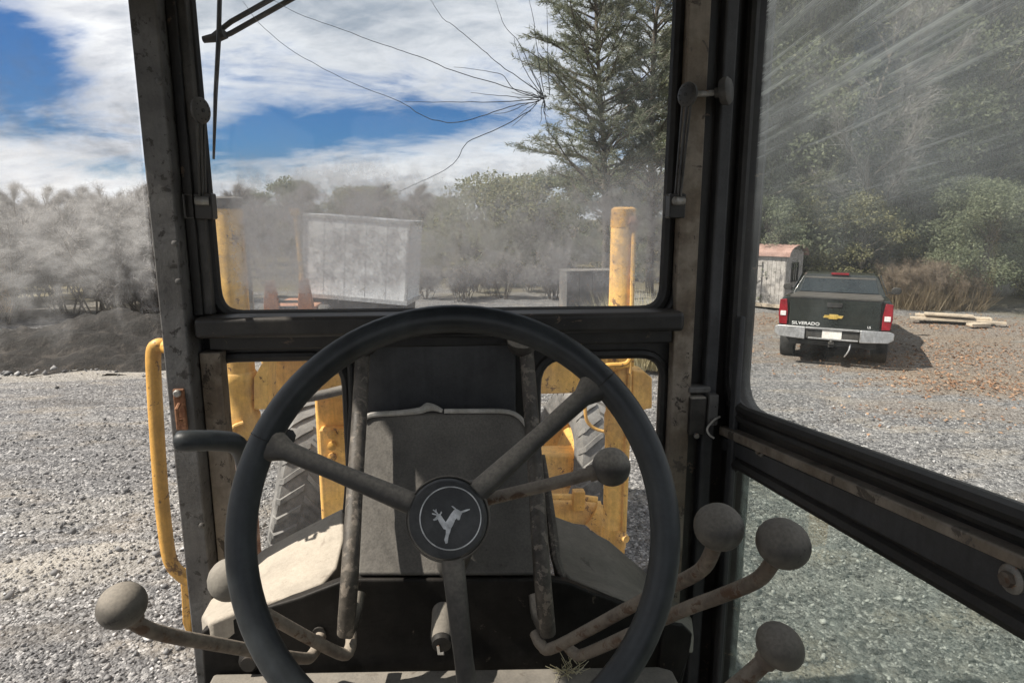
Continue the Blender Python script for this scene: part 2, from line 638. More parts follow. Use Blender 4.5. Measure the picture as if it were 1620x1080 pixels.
def mask_wind(t):
    co = t.coord()
    z = t.sep(co)[2]
    x = t.sep(co)[0]
    n1 = t.noise(co, 9, 8, 0.7, 0.2)
    ns = t.noise(t.coord(scale=(17, 1, 15)), 1.0, 9, 0.78)
    nb = t.noise(t.coord(scale=(60, 1, 60)), 1.0, 4, 0.7)
    low = t.smooth(t.math('ADD', z, t.math('MULTIPLY', t.math('SUBTRACT', n1, 0.5), 0.10)), 2.76, 2.62)
    d = t.math('MULTIPLY', low, t.math('ADD', 0.22, t.math('MULTIPLY', t.smooth(ns, 0.34, 0.66), 0.34)))
    d = t.math('MULTIPLY', d, t.math('ADD', 0.35, t.math('MULTIPLY', t.smooth(z, 2.435, 2.475), 0.65)))
    left = t.smooth(x, 0.12, -0.25)
    d = t.math('MULTIPLY', d, t.math('ADD', 0.80, t.math('MULTIPLY', left, 0.62)))
    d = t.math('MULTIPLY', d, t.math('ADD', 0.3, t.math('MULTIPLY', t.smooth(x, -0.47, -0.40), 0.7)))
    d = t.math('ADD', d, t.math('MULTIPLY', t.math('MULTIPLY', low, t.smooth(nb, 0.52, 0.72)), 0.14))
    d = t.math('ADD', d, t.math('MULTIPLY', t.smooth(n1, 0.45, 0.8), 0.05))
    return t.math('ADD', d, 0.012, clamp=True)


def mask_door(t):
    co = t.coord()
    z = t.math('ADD', t.sep(co)[2], 1.25)
    # diagonal pale streaks across the pane (plane X const: y, z)
    st = t.noise(t.coord(rot=(math.radians(-33), 0, 0), scale=(1, 1, 1)), 1, 0)
    mp1 = t.coord(rot=(math.radians(8), 0, 0))
    mp2 = t.n.new('ShaderNodeMapping'); t.link(mp1, mp2.inputs[0]); mp2.inputs['Scale'].default_value = (1, 2.2, 95)
    n1 = t.noise(mp2.outputs[0], 1.0, 5, 0.75)
    mp3 = t.n.new('ShaderNodeMapping'); t.link(mp1, mp3.inputs[0]); mp3.inputs['Scale'].default_value = (1, 0.7, 30)
    n2 = t.noise(mp3.outputs[0], 1.0, 5, 0.7)
    n3 = t.noise(co, 5, 6, 0.65)
    up = t.smooth(t.math('ADD', z, t.math('MULTIPLY', t.math('SUBTRACT', n3, 0.5), 0.25)), 2.50, 2.95)
    d = t.math('MULTIPLY', up, t.math('ADD', t.math('MULTIPLY', t.smooth(n1, 0.52, 0.72), 0.55), t.math('MULTIPLY', t.smooth(n2, 0.42, 0.75), 0.22)))
    d = t.math('ADD', d, t.math('MULTIPLY', t.smooth(z, 2.42, 2.80), 0.15))
    d = t.math('ADD', d, t.math('MULTIPLY', t.smooth(n3, 0.42, 0.68), 0.05))
    return t.math('ADD', d, 0.012, clamp=True)


def mask_left(t):
    co = t.coord()
    z = t.math('ADD', t.sep(co)[2], 1.25)
    n1 = t.noise(co, 6, 8, 0.72, 0.3)
    n2 = t.noise(t.coord(scale=(1, 14, 40)), 1.0, 6, 0.7)
    zz = t.math('ADD', z, t.math('MULTIPLY', t.math('SUBTRACT', n1, 0.5), 0.35))
    band = t.math('MULTIPLY', t.smooth(zz, 2.42, 2.56), t.smooth(zz, 2.90, 2.68))
    d = t.math('MULTIPLY', band, t.math('ADD', 0.08, t.math('MULTIPLY', t.smooth(n2, 0.38, 0.68), 0.16)))
    return t.math('ADD', d, 0.006, clamp=True)


def mask_low(t):
    co = t.coord()
    n1 = t.noise(co, 8, 7, 0.7)
    return t.math('ADD', t.math('MULTIPLY', t.smooth(n1, 0.4, 0.75), 0.07), 0.02)


def mask_tint(t):
    return t.math('ADD', mask_low(t), t.math('ADD', 0.035, t.math('MULTIPLY', t.smooth(t.noise(t.coord(scale=(1, 3, 9)), 4.0, 6, 0.7), 0.42, 0.7), 0.10)))


M_gwind = glass('dusty windshield glass', (0.97, 0.98, 0.98), (0.78, 0.78, 0.78), mask_wind)
M_gdoor = glass('streaked door glass', (0.98, 0.99, 0.985), (0.80, 0.82, 0.77), mask_door, 0.12)
M_gleft = glass('dusty left door glass', (0.985, 0.985, 0.985), (0.50, 0.50, 0.50), mask_left, 0.08)
M_glow = glass('clear lower glass', (0.98, 0.98, 0.97), (0.6, 0.58, 0.55), mask_low, 0.6)
M_gtint = glass('green tinted lower glass', (0.93, 0.98, 0.94), (0.62, 0.70, 0.63), mask_tint)
M_crack = paint('glass crack', (0.10, 0.11, 0.12), (0.2, 0.21, 0.22), 40, 0.3, bump=0)

# ------------------------------------------------------------------ ground
_r = ray(1333, 345)
TRK = Vector((_r.x * 11.75, _r.y * 11.75, 0))      # where the pickup stands: the yard dips a little there


def ground_z(x, y):
    return -0.17 * np.exp(-((x - TRK.x - 0.8) ** 2 + (y - TRK.y - 1.3) ** 2) / 30.0) + (0.035 * np.sin(x * 0.55 + 1.3) * np.cos(y * 0.47) + 0.02 * np.sin(x * 1.3 + y * 0.9) + 0.012 * np.sin(x * 2.7 - y * 2.1)) * np.clip((np.hypot(x, y - 4) - 1) / 6, 0.2, 1)


def make_ground():
    u = np.linspace(-1, 1, 241)
    g = np.sinh(u * 4.2) / np.sinh(4.2) * 900
    X, Y = np.meshgrid(g, g + 8)
    Z = ground_z(X, Y) * (np.hypot(X, Y) < 80)
    V = np.stack([X, Y, Z], -1).reshape(-1, 3)
    n = 241
    i = np.arange(n - 1)
    a = (i[:, None] * n + i[None, :]).ravel()
    Fc = np.stack([a, a + 1, a + n + 1, a + n], -1)
    mt, t, b = new_mat('gravel')
    co = t.coord()
    vor = t.node('ShaderNodeTexVoronoi'); vor.inputs['Scale'].default_value = 30; t.link(co, vor.inputs['Vector'])
    vor2 = t.node('ShaderNodeTexVoronoi'); vor2.inputs['Scale'].default_value = 62; t.link(co, vor2.inputs['Vector'])
    g1 = t.sep(vor.outputs['Color'])[0]
    g2 = t.sep(vor2.outputs['Color'])[1]
    stone = t.math('ADD', t.math('MULTIPLY', g1, 0.55), t.math('MULTIPLY', g2, 0.45))
    col = t.ramp(stone, [(0.1, (0.04, 0.04, 0.042)), (0.4, (0.125, 0.123, 0.124)), (0.68, (0.195, 0.192, 0.19)), (0.9, (0.40, 0.39, 0.38))])
    big = t.noise(co, 0.35, 6, 0.6)
    mid = t.noise(t.coord(scale=(0.9, 2.0, 1), rot=(0, 0, 0.35)), 1.0, 6, 0.62)
    col = t.mix(t.math('MULTIPLY', t.smooth(mid, 0.48, 0.72), 0.5), col, (0.33, 0.285, 0.225))
    col = t.mix(t.math('MULTIPLY', t.smooth(big, 0.52, 0.75), 0.5), col, (0.12, 0.112, 0.105))
    fine = t.noise(co, 90, 3, 0.7)
    rut = t.noise(t.coord(scale=(0.22, 2.4, 1), rot=(0, 0, 0.42)), 1.0, 5, 0.6, 0.5)
    col = t.mix(t.math('MULTIPLY', t.smooth(rut, 0.56, 0.68), 0.45), col, (0.075, 0.07, 0.066))
    col = t.mix(t.math('MULTIPLY', t.smooth(rut, 0.44, 0.32), 0.35), col, (0.30, 0.29, 0.275))
    x, y, z = t.sep(co)

    def area(cx, cy, rx, ry, rot, nz=0.5):
        c, s_ = math.cos(rot), math.sin(rot)
        ux = t.math('SUBTRACT', x, cx); uy = t.math('SUBTRACT', y, cy)
        p = t.math('DIVIDE', t.math('ADD', t.math('MULTIPLY', ux, c), t.math('MULTIPLY', uy, s_)), rx)
        q = t.math('DIVIDE', t.math('SUBTRACT', t.math('MULTIPLY', uy, c), t.math('MULTIPLY', ux, s_)), ry)
        r = t.math('SQRT', t.math('ADD', t.math('MULTIPLY', p, p), t.math('MULTIPLY', q, q)))
        r = t.math('ADD', r, t.math('MULTIPLY', t.math('SUBTRACT', mid, 0.5), 2.2))
        return t.smooth(r, 1.15, 0.75)
    leafy = t.ramp(t.math('ADD', t.math('MULTIPLY', g2, 0.5), t.math('MULTIPLY', fine, 0.5)), [(0.2, (0.09, 0.055, 0.035)), (0.5, (0.21, 0.16, 0.115)), (0.8, (0.34, 0.285, 0.22))])
    for (px_, py_, rx, ry, ro, k) in ((1580, 560, 4.6, 2.6, -0.4, 0.55), (1545, 598, 1.7, 1.0, -0.4, 0.6), (1500, 640, 1.5, 0.6, -0.3, 0.3), (1215, 505, 2.4, 1.6, 0, 0.45),
                                      (1500, 515, 4, 2.2, -0.4, 0.5)):
        p = at(px_, py_, Z=0)
        col = t.mix(t.math('MULTIPLY', area(p.x, p.y, rx, ry, ro), k), col, leafy)
    for (px_, py_, rx, ry, ro, k) in ((120, 900, 0.7, 0.35, 0.4, 0.35), (60, 890, 0.5, 0.2, 0.3, 0.4), (200, 800, 1.0, 0.3, 0.3, 0.25), (180, 590, 2.6, 0.5, 0.1, 0.4)):
        p = at(px_, py_, Z=0)
        col = t.mix(t.math('MULTIPLY', area(p.x, p.y, rx, ry, ro), k), col, (0.40, 0.37, 0.32))
    # beyond the lot: rough winter grass and litter
    rr = t.math('SQRT', t.math('ADD', t.math('MULTIPLY', x, x), t.math('MULTIPLY', y, y)))
    rr = t.math('ADD', rr, t.math('MULTIPLY', t.math('SUBTRACT', big, 0.5), 12))
    grass = t.ramp(fine, [(0.3, (0.07, 0.062, 0.04)), (0.55, (0.16, 0.14, 0.085)), (0.8, (0.27, 0.22, 0.14))])
    col = t.mix(t.smooth(rr, 21, 27), col, grass)
    t.link(col, b.inputs['Base Color'])
    b.inputs['Roughness'].default_value = 0.9
    b.inputs['Specular IOR Level'].default_value = 0.2
    h = t.math('ADD', t.math('MULTIPLY', vor.outputs['Distance'], -1.0), t.math('MULTIPLY', vor2.outputs['Distance'], -0.6))
    h = t.math('ADD', h, t.math('MULTIPLY', g1, 0.5))
    t.link(t.bump(h, 0.9, 0.02), b.inputs['Normal'])
    o = raw('ground', V, Fc, mt, None, True)
    o['kind'] = 'structure'
    o['label'] = 'grey gravel yard with patches of tan dirt and fallen leaves'
    return mt


M_gravel = make_ground()


def scatter_stones():
    """loose stones lying on the near gravel"""
    N = 52000
    pts = []
    # left and ahead of the cab, and right
    ang = RNG.uniform(-1.25, 1.35, N * 2)
    rad = np.sqrt(RNG.uniform(1.4 ** 2, 11.5 ** 2, N * 2)) ** 1.0
    rad = 1.4 + (rad - 1.4) * RNG.uniform(0.35, 1, N * 2)
    P = np.stack([np.sin(ang) * rad, np.cos(ang) * rad], -1)
    keep = ~((np.abs(P[:, 0]) < 0.9) & (P[:, 1] < 6))
    P = P[keep][:N]
    q = at(20, 590, Z=0)
    uu = RNG.uniform(-1, 0.9, 1500)
    clod = np.stack([q.x + 0.4 + uu * 9.3 + RNG.normal(0, 0.15, 1500), q.y + 2.1 + uu * 1.6 - 2.1 + np.abs(RNG.normal(0, 0.5, 1500)) - RNG.exponential(0.25, 1500)], -1)
    P = np.concatenate([P, clod])
    n = len(P)
    s = RNG.lognormal(math.log(0.0085), 0.48, n)
    s[-1500:] = RNG.lognormal(math.log(0.022), 0.5, 1500)
    base = np.array([[1, 0, 0], [-1, 0, 0], [0, 1, 0], [0, -1, 0], [0, 0, 0.8], [0, 0, -0.6]], float)
    fc = np.array([[0, 2, 4], [2, 1, 4], [1, 3, 4], [3, 0, 4], [2, 0, 5], [1, 2, 5], [3, 1, 5], [0, 3, 5]])
    V = base[None] * s[:, None, None] * RNG.uniform(0.55, 1.35, (n, 6, 1))
    V += RNG.normal(0, 0.22, (n, 6, 3)) * s[:, None, None]
    a = RNG.uniform(0, 6.28, n)
    c, sn = np.cos(a), np.sin(a)
    x = V[..., 0] * c[:, None] - V[..., 1] * sn[:, None]
    y = V[..., 0] * sn[:, None] + V[..., 1] * c[:, None]
    V = np.stack([x + P[:, None, 0], y + P[:, None, 1], V[..., 2] + ground_z(P[:, 0], P[:, 1])[:, None] + s[:, None] * 0.25], -1)
    FF = (fc[None] + (np.arange(n) * 6)[:, None, None]).reshape(-1, 3)
    mt, t, b = new_mat('loose stone')
    g = t.n.new('ShaderNodeNewGeometry')
    col = t.ramp(g.outputs['Random Per Island'], [(0.0, (0.045, 0.045, 0.047)), (0.35, (0.14, 0.138, 0.138)), (0.7, (0.23, 0.226, 0.222)), (0.93, (0.46, 0.45, 0.44))])
    t.link(col, b.inputs['Base Color'])
    b.inputs['Roughness'].default_value = 0.85
    o = raw('gravel', V.reshape(-1, 3), FF, mt)
    stuff(o, 'loose grey and white stones strewn over the gravel yard', 'gravel')


scatter_stones()


def scatter_leaves():
    pts = []
    for (px_, py_, rx, ry, n) in ((1575, 560, 4.2, 2.2, 2300), (1545, 600, 2.0, 1.0, 800), (1480, 655, 1.6, 0.8, 110), (1500, 510, 3.6, 1.6, 900), (1215, 503, 2.0, 1.2, 300)):
        p = at(px_, py_, Z=0)
        q = RNG.normal(0, 0.5, (n, 2)) * (rx, ry)
        c, s_ = math.cos(-0.4), math.sin(-0.4)
        pts.append(np.stack([p.x + q[:, 0] * c - q[:, 1] * s_, p.y + q[:, 0] * s_ + q[:, 1] * c], -1))
    P = np.concatenate(pts)
    n = len(P)
    s = RNG.uniform(0.018, 0.042, n)
    a = RNG.uniform(0, 6.28, n)
    qx = np.array([-1, 0, 1, 0.1]) ; qy = np.array([0, -0.6, 0, 0.55])
    x = (qx[None] * np.cos(a)[:, None] - qy[None] * np.sin(a)[:, None]) * s[:, None]
    y = (qx[None] * np.sin(a)[:, None] + qy[None] * np.cos(a)[:, None]) * s[:, None]
    z = RNG.uniform(0.002, 0.035, (n, 4))
    V = np.stack([x + P[:, None, 0], y + P[:, None, 1], z + ground_z(P[:, 0], P[:, 1])[:, None]], -1).reshape(-1, 3)
    FF = (np.arange(4)[None] + (np.arange(n) * 4)[:, None])
    o = raw('fallen_leaves', V, FF, leafmat('dead leaves', [(0.12, 0.06, 0.035), (0.24, 0.13, 0.075), (0.38, 0.26, 0.17)], 0.5, 0.1))
    stuff(o, 'rust brown fallen leaves spread on the gravel beside the pickup', 'leaves')


scatter_leaves()


def embankment():
    """low dark earth bank beyond the gravel on the left"""
    n1, n2 = 120, 50
    U, Vv = np.meshgrid(np.linspace(-1, 1, n1), np.linspace(-1, 1, n2))
    p0 = at(20, 590, Z=0)
    X = p0.x + 0.4 + U * 9.5 * 0.98 - Vv * 1.2
    Y = p0.y + 2.1 + U * 1.6 + Vv * 2.4
    Hh = np.exp(-(Vv * 1.5) ** 2) * 0.72 * (1 - np.clip((U - 0.05) / 0.5, 0, 1) ** 2 * 0.85)
    Hh *= 0.75 + 0.25 * np.sin(U * 11 + 1) + 0.12 * np.sin(U * 27 + Vv * 9)
    Hh += 0.05 * np.sin(U * 60 + Vv * 13) * np.cos(Vv * 25) * (Hh > 0.1)
    edge = np.minimum(1 - np.abs(U), 1 - np.abs(Vv))
    Z = Hh * np.clip(edge * 5, 0, 1) - 0.08 + RNG.normal(0, 0.03, X.shape) + 0.07 * np.sin(U * 33 + Vv * 5) * np.sin(Vv * 17 - U * 9)
    V = np.stack([X, Y, Z], -1).reshape(-1, 3)
    i = np.arange(n2 - 1)[:, None] * n1 + np.arange(n1 - 1)[None]
    a = i.ravel()
    mt, t, b = new_mat('dark earth')
    co = t.coord()
    n = t.noise(co, 3.0, 10, 0.78)
    col = t.ramp(n, [(0.38, (0.009, 0.008, 0.006)), (0.52, (0.022, 0.019, 0.016)), (0.66, (0.07, 0.06, 0.05))])
    t.link(col, b.inputs['Base Color']); b.inputs['Roughness'].default_value = 0.95
    t.link(t.bump(t.noise(co, 14, 8, 0.7), 1.0, 0.08), b.inputs['Normal'])
    o = raw('embankment', V, np.stack([a, a + 1, a + n1 + 1, a + n1], -1), mt, None, True)
    o['kind'] = 'structure'
    o['label'] = 'low dark earth bank at the edge of the gravel'


embankment()


# ================================================================== MOTOR GRADER (the machine whose cab we sit in)
grader = empty('motor_grader', (0, 0, 0))
tag(grader, 'yellow motor grader seen from inside its dusty black cab', 'motor grader')
FY = 1.40                      # front wall of the cab
SX = 0.62                      # right side wall


def fx(x, y, Y=FY):
    p = at(x, y, Y=Y)
    return p.x, p.z


def sy(x, y, X=SX):
    p = at(x, y, X=X)
    return p.y, p.z


M_FRONT = Matrix(((1, 0, 0, 0), (0, 0, -1, FY), (0, 1, 0, 0), (0, 0, 0, 1)))     # local x,y -> X,Z
M_SIDE = Matrix(((0, 0, 1, SX), (1, 0, 0, 0), (0, 1, 0, 0), (0, 0, 0, 1)))      # local x,y -> Y,Z


def moved(M, off):
    return Matrix.Translation(off) @ M


ZB, ZT = 1.25, 3.25
# ---- front wall with its three openings
xl = fx(345, 440)[0]; xr = fx(1047, 440)[0]
zbl = fx(345, 498)[1]; zbr = fx(1047, 490)[1]
wind = roundpoly([(xl - 0.005, ZT - 0.09), (xl, zbl), (xr, zbr), (xr + 0.005, ZT - 0.09)], [0.03, 0.055, 0.055, 0.03])
ll = fx(340, 640)[0]; lr = fx(553, 640)[0]; ltop = fx(450, 560)[1]; lbot = fx(450, 935)[1]
loww = roundpoly([(ll, ltop), (ll, lbot), (lr, lbot), (lr, ltop)], [0.06, 0.03, 0.03, 0.07])
rl = fx(846, 640)[0]; rr_ = fx(1043, 640)[0]; rtop = fx(950, 557)[1]
roww = roundpoly([(rl, rtop), (rl, lbot), (rr_, lbot), (rr_, rtop)], [0.07, 0.03, 0.03, 0.06])
XL = fx(299, 540)[0] - 0.03; XR = fx(1110, 540)[0] + 0.03
plate('front_wall', [(XL, ZT), (XL, ZB), (XR, ZB), (XR, ZT)], [wind, loww, roww], M_FRONT, 0.045, M_black, grader, 0.006)


def seal(loop, r, Y, parent, mat=M_rubber, name='window_seal', tf=None, side=False):
    pts = [(SX + tf, p[0], p[1]) if side else (p[0], Y, p[1]) for p in loop]
    pts.append(pts[0])
    return MB().tube(pts, r, 8, 0, False).build(name, mat, parent)


def inset(loop, d):
    P = [Vector((p[0], p[1])) for p in loop]
    c = sum(P, Vector((0, 0))) / len(P)
    out = []
    n = len(P)
    area = sum(P[i].x * P[(i + 1) % n].y - P[(i + 1) % n].x * P[i].y for i in range(n))
    sg = 1 if area > 0 else -1
    for i in range(n):
        tdir = (P[(i + 1) % n] - P[i - 1]).normalized()
        nrm = Vector((-tdir.y, tdir.x)) * sg
        out.append(P[i] + nrm * d)
    return out


ws = plate('windshield', inset(wind, -0.012), [], moved(M_FRONT, (0, 0.012, 0)), 0.004, M_gwind, grader, 0.0005)
for lp, nm in ((loww, 'lower_window'), (roww, 'lower_window')):
    g_ = plate(nm, inset(lp, -0.012), [], moved(M_FRONT, (0, 0.012, 0)), 0.004, M_glow, grader, 0.0005)
    seal(lp, 0.011, FY - 0.022, g_)
seal(wind, 0.013, FY - 0.022, ws)
seal(inset(wind, -0.022), 0.008, FY - 0.030, ws)

# cracks in the windshield, radiating from one impact
CR = [
    [(862, 156), (800, 137), (720, 111), (660, 90), (620, 76), (540, 48), (470, 20), (425, -4)],
    [(850, 155), (815, 140), (792, 118), (760, 111), (720, 108)],
    [(860, 153), (825, 125), (790, 104), (755, 72), (720, 42), (700, 28), (680, -4)],
    [(858, 150), (842, 108), (820, 65), (800, 40), (785, -2)],
    [(862, 148), (852, 80), (845, 30), (838, -6)],
    [(868, 150), (866, 80), (865, -4)],
    [(855, 158), (780, 160), (700, 161), (640, 160)],
    [(850, 160), (812, 168), (780, 178), (725, 195), (685, 191), (660, 178), (635, 161), (560, 131), (480, 92), (420, 44), (385, 2)],
    [(838, 176), (790, 204), (740, 226), (722, 250), (700, 272), (660, 290), (630, 303)],
    [(850, 165), (830, 182), (808, 202)],
    [(858, 152), (838, 120), (818, 84), (812, 60)],
    [(845, 156), (800, 152), (745, 146)],
]
for k in range(13):
    a_ = math.radians(random.uniform(95, 285)); L_ = random.uniform(22, 95)
    CR.append([(860 + math.cos(a_) * L_ * q + random.uniform(-3, 3) * q, 156 - math.sin(a_) * L_ * q * 0.9 + random.uniform(-3, 3) * q) for q in (0.05, 0.35, 0.7, 1.0)])
for c in CR:
    pts = []
    for i, (x, y) in enumerate(c):
        pts.append(at(x + random.uniform(-2, 2), y + random.uniform(-2, 2), Y=FY + 0.0088))
    P2 = catmull(pts, 5)
    P2 = [Vector((p.x + random.uniform(-.0008, .0008), p.y, p.z + random.uniform(-.0008, .0008))) for p in P2]
    MB().tube(P2, [0.0010, 0.0007, 0.0004], 5).build('crack', M_crack, ws)

ip = MB()
for k in range(26):
    a_ = random.uniform(0, 6.28); q_ = abs(random.gauss(0, 0.006))
    c_ = at(860, 156, Y=FY + 0.0088) + Vector((math.cos(a_) * q_, 0, math.sin(a_) * q_))
    s_ = random.uniform(0.0012, 0.003)
    ip.prism([c_ + Vector((math.cos(b_ + a_) * s_ * random.uniform(.5, 1.3), 0, math.sin(b_ + a_) * s_ * random.uniform(.5, 1.3))) for b_ in (0, 2.1, 4.2)], (0, 0.0008, 0))
ip.build('impact_chip', M_silver, ws, 0, False)

# ---- cross beam under the windshield
cb = MB()
y0, y1 = FY - 0.095, FY - 0.0235
a = at(303, 503, Y=y0); b = at(1085, 494, Y=y0)
zt = (a.z + b.z) / 2
zb_ = at(690, 531, Y=y0).z
cb.box((a.x, y0, zb_), (b.x, y1, zt))
beam = cb.build('crossbeam', M_black, grader, 0.010, True, 3)
MB().box((a.x + 0.01, y0 + 0.045, zb_ - 0.032), (b.x - 0.01, FY - 0.0245, zb_ - 0.001)).build('beam_skirt', M_black, grader, 0.004)

# ---- left post group
xa = fx(256, 540, 1.30)[0]; xb = fx(297, 540, 1.30)[0]
MB().box((xa, 1.30, ZB - 0.1), (xb, 1.425, ZT)).build('door_post', M_post, grader, 0.004)
xc = fx(314, 440, 1.345)[0]; xd = fx(331, 440, 1.345)[0]
MB().box((xb + 0.002, 1.335, zt + 0.001), (xb + 0.020, 1.376, ZT)).build('post_flange', M_black, grader, 0.002)
MB().box((xc, 1.345, zt + 0.001), (xd, 1.376, ZT)).build('frame_rib', M_dash, grader, 0.003)
MB().box((xb + 0.003, 1.34, ZB), (xb + 0.045, 1.376, zb_ - 0.034)).build('post_lining', M_tan, grader, 0.003)
# striker plate, rusty
st = MB()
p = at(284, 645, Y=1.299)
st.box((p.x - 0.008, 1.292, p.z - 0.045), (p.x + 0.014, 1.2995, p.z + 0.04))
so = st.build('striker_plate', M_rust, grader, 0.003)
MB().lathe([(0.0075, 0), (0.0075, 0.004), (0.005, 0.006)], (p.x + 0.002, 1.292, p.z + 0.032), (0, -1, 0), 10).build('bolt', M_silver, so)
MB().tube([(p.x + 0.004, 1.290, p.z + 0.01), (p.x + 0.004, 1.275, p.z + 0.004), (p.x + 0.004, 1.275, p.z - 0.018), (p.x + 0.004, 1.290, p.z - 0.024)], 0.004, 8).build('striker_loop', M_rust, so)
for yy in (385, 445, 832, 130):
    p = at(297, yy, Y=1.298)
    MB().lathe([(0.006, 0), (0.006, 0.004), (0.003, 0.006)], (xb - 0.006, 1.30, p.z), (0, -1, 0), 8).build('post_bolt', M_post, grader)

# ---- right corner post group
xs = [fx(q, 600, 1.35)[0] for q in (1062, 1093)]
MB().box((xs[0], 1.345, ZB), (xs[1], 1.376, ZT)).build('pillar_trim', M_tan, grader, 0.003)
x0 = fx(1112, 600, 1.40)[0]; x1 = fx(1143, 600, 1.40)[0]
MB().box((xs[1] + 0.004, 1.385, ZB - 0.1), (SX + 0.05, 1.47, ZT)).build('corner_post', M_black, grader, 0.006)
MB().box((xs[1] + 0.033, 1.352, ZB), (xs[1] + 0.062, 1.384, ZT)).build('post_rib', M_panel, grader, 0.006)

# ---- stay arms that hold the windshield shut
def lever_stay(cx, cy, tilt, bx, by, X_dir, knob):
    c = at(cx, cy, Y=1.325)
    e = at(bx, by, Y=1.335)
    ax = Vector(X_dir).normalized()
    s = MB()
    s.lathe([(0.019, -0.004), (0.024, -0.002), (0.024, 0.003), (0.019, 0.006), (0.005, 0.006)], c, ax, 20)
    disc = s.build('window_stay', M_dash, grader)
    hole = MB()
    for k in range(10):
        a_ = k * math.pi / 5
        u = ax.cross(Vector((0, 0, 1))).normalized(); v_ = Vector((0, 0, 1))
        hole.lathe([(0.0016, 0.0055), (0.0016, 0.0066)], c + u * math.cos(a_) * 0.0165 + v_ * math.sin(a_) * 0.0165, ax, 6)
    hole.lathe([(0.004, 0.0055), (0.004, 0.0072)], c, ax, 10)
    hole.build('rivet', M_rubber, disc)
    u = ax.cross(Vector((0, 0, 1))).normalized()
    for off, r in ((-0.010, 0.0035), (0.0, 0.0048), (0.012, 0.0035)):
        MB().tube([c + u * off + Vector((0, 0, -0.012)), (c + e) / 2 + u * off * 0.8, e + u * off * 0.7], r, 8, 0, True, 0.6).build('stay_arm', M_dash, disc)
    MB().cbox(e + Vector((0, 0.012, -0.01)), (0.034, 0.030, 0.05)).build('stay_bracket', M_black, disc, 0.003)
    MB().lathe([(0.009, -0.012), (0.009, 0.010), (0.006, 0.013)], e + Vector((0, -0.006, 0)), (-1, -0.4, 0), 10).build('pivot_bolt', M_silver, disc)
    MB().tube([e + Vector((-0.02, 0, 0.012)), e + Vector((-0.032, -0.01, 0.012)), e + Vector((-0.032, -0.01, -0.032)), e + Vector((-0.02, 0, -0.032))], 0.0022, 6).build('clip', M_post, disc)
    if knob:
        k_ = MB()
        p = c + Vector((0.052, 0.0, 0.004))
        k_.lathe([(0.010, 0.0), (0.010, 0.010), (0.024, 0.012), (0.027, 0.018), (0.027, 0.026), (0.022, 0.031), (0.010, 0.033)], p - Vector(ax) * 0.006, (0.8, -0.6, 0.1), 18)
        k_.build('clamp_knob', M_dash, disc)
        MB().tube([c, p], 0.006, 8).build('knob_screw', M_silver, disc)


lever_stay(1088, 150, 0, 1072, 318, (-0.88, -0.48, 0), True)
lever_stay(317, 175, 0, 321, 318, (0.93, -0.36, 0), False)

# ---- right door: plate with two panes
door = empty('cab_door', (SX, 1.42, ZB)); door.parent = grader
door['label'] = 'dusty black cab door with a large upper pane and a green tinted lower pane'
D_M = Matrix.Translation((-SX, -1.42, -ZB))
YR = -0.55


def sline(p, q, Y):
    a_, b_ = sy(*p), sy(*q)
    k = (Y - a_[0]) / (b_[0] - a_[0])
    return (Y, a_[1] + (b_[1] - a_[1]) * k)


uf = sy(1171, 450)[0]
up_corner = (uf, sline((1240, 672), (1620, 812), uf)[1])
up_pts = [(uf, ZT - 0.08), up_corner, sline((1240, 672), (1620, 812), YR + 0.1), (YR + 0.1, ZT - 0.08)]
upw = roundpoly(up_pts, [0.04, 0.085, 0.05, 0.04])
lf = sy(1152, 900)[0]
lw_pts = [(lf, sline((1230, 765), (1620, 985), lf)[1]), (lf, ZB + 0.09), (YR + 0.1, ZB + 0.09), sline((1230, 765), (1620, 985), YR + 0.1)]
lww = roundpoly(lw_pts, [0.055, 0.05, 0.05, 0.05])
dp = plate('door_plate', [(1.425, ZT - 0.01), (1.425, ZB), (YR, ZB), (YR, ZT - 0.01)], [upw, lww], D_M @ moved(M_SIDE, (0.015, 0, 0)), 0.045, M_black, door, 0.006)


def side_seal(loop, r, off, parent, mat):
    pts = [Vector((SX + off, q[0], q[1])) + D_M.translation for q in loop]
    pts.append(pts[0])
    return MB().tube(pts, r, 8, 0, False).build('window_seal', mat, parent)


g1 = plate('upper_pane', inset(upw, -0.01), [], D_M @ moved(M_SIDE, (0.020, 0, 0)), 0.004, M_gdoor, door, 0.0005)
g2 = plate('lower_pane', inset(lww, -0.01), [], D_M @ moved(M_SIDE, (0.020, 0, 0)), 0.004, M_gtint, door, 0.0005)
side_seal(upw, 0.012, -0.008, g1, M_rubber)
side_seal(inset(upw, -0.02), 0.009, -0.010, g1, M_rubber)
side_seal(lww, 0.013, -0.008, g2, M_rubber)


def side_bar(l1, l2, Ya, Yb, xo, xi, name, mat, bevel=0.004):
    """bar on the door between two pixel lines (upper l1, lower l2)"""
    q = [sline(*l1, Ya), sline(*l1, Yb), sline(*l2, Yb), sline(*l2, Ya)]
    P = [Vector((SX + xi, a_[0], a_[1])) + D_M.translation for a_ in q]
    return MB().prism(P, (xo - xi, 0, 0)).build(name, mat, door, bevel)


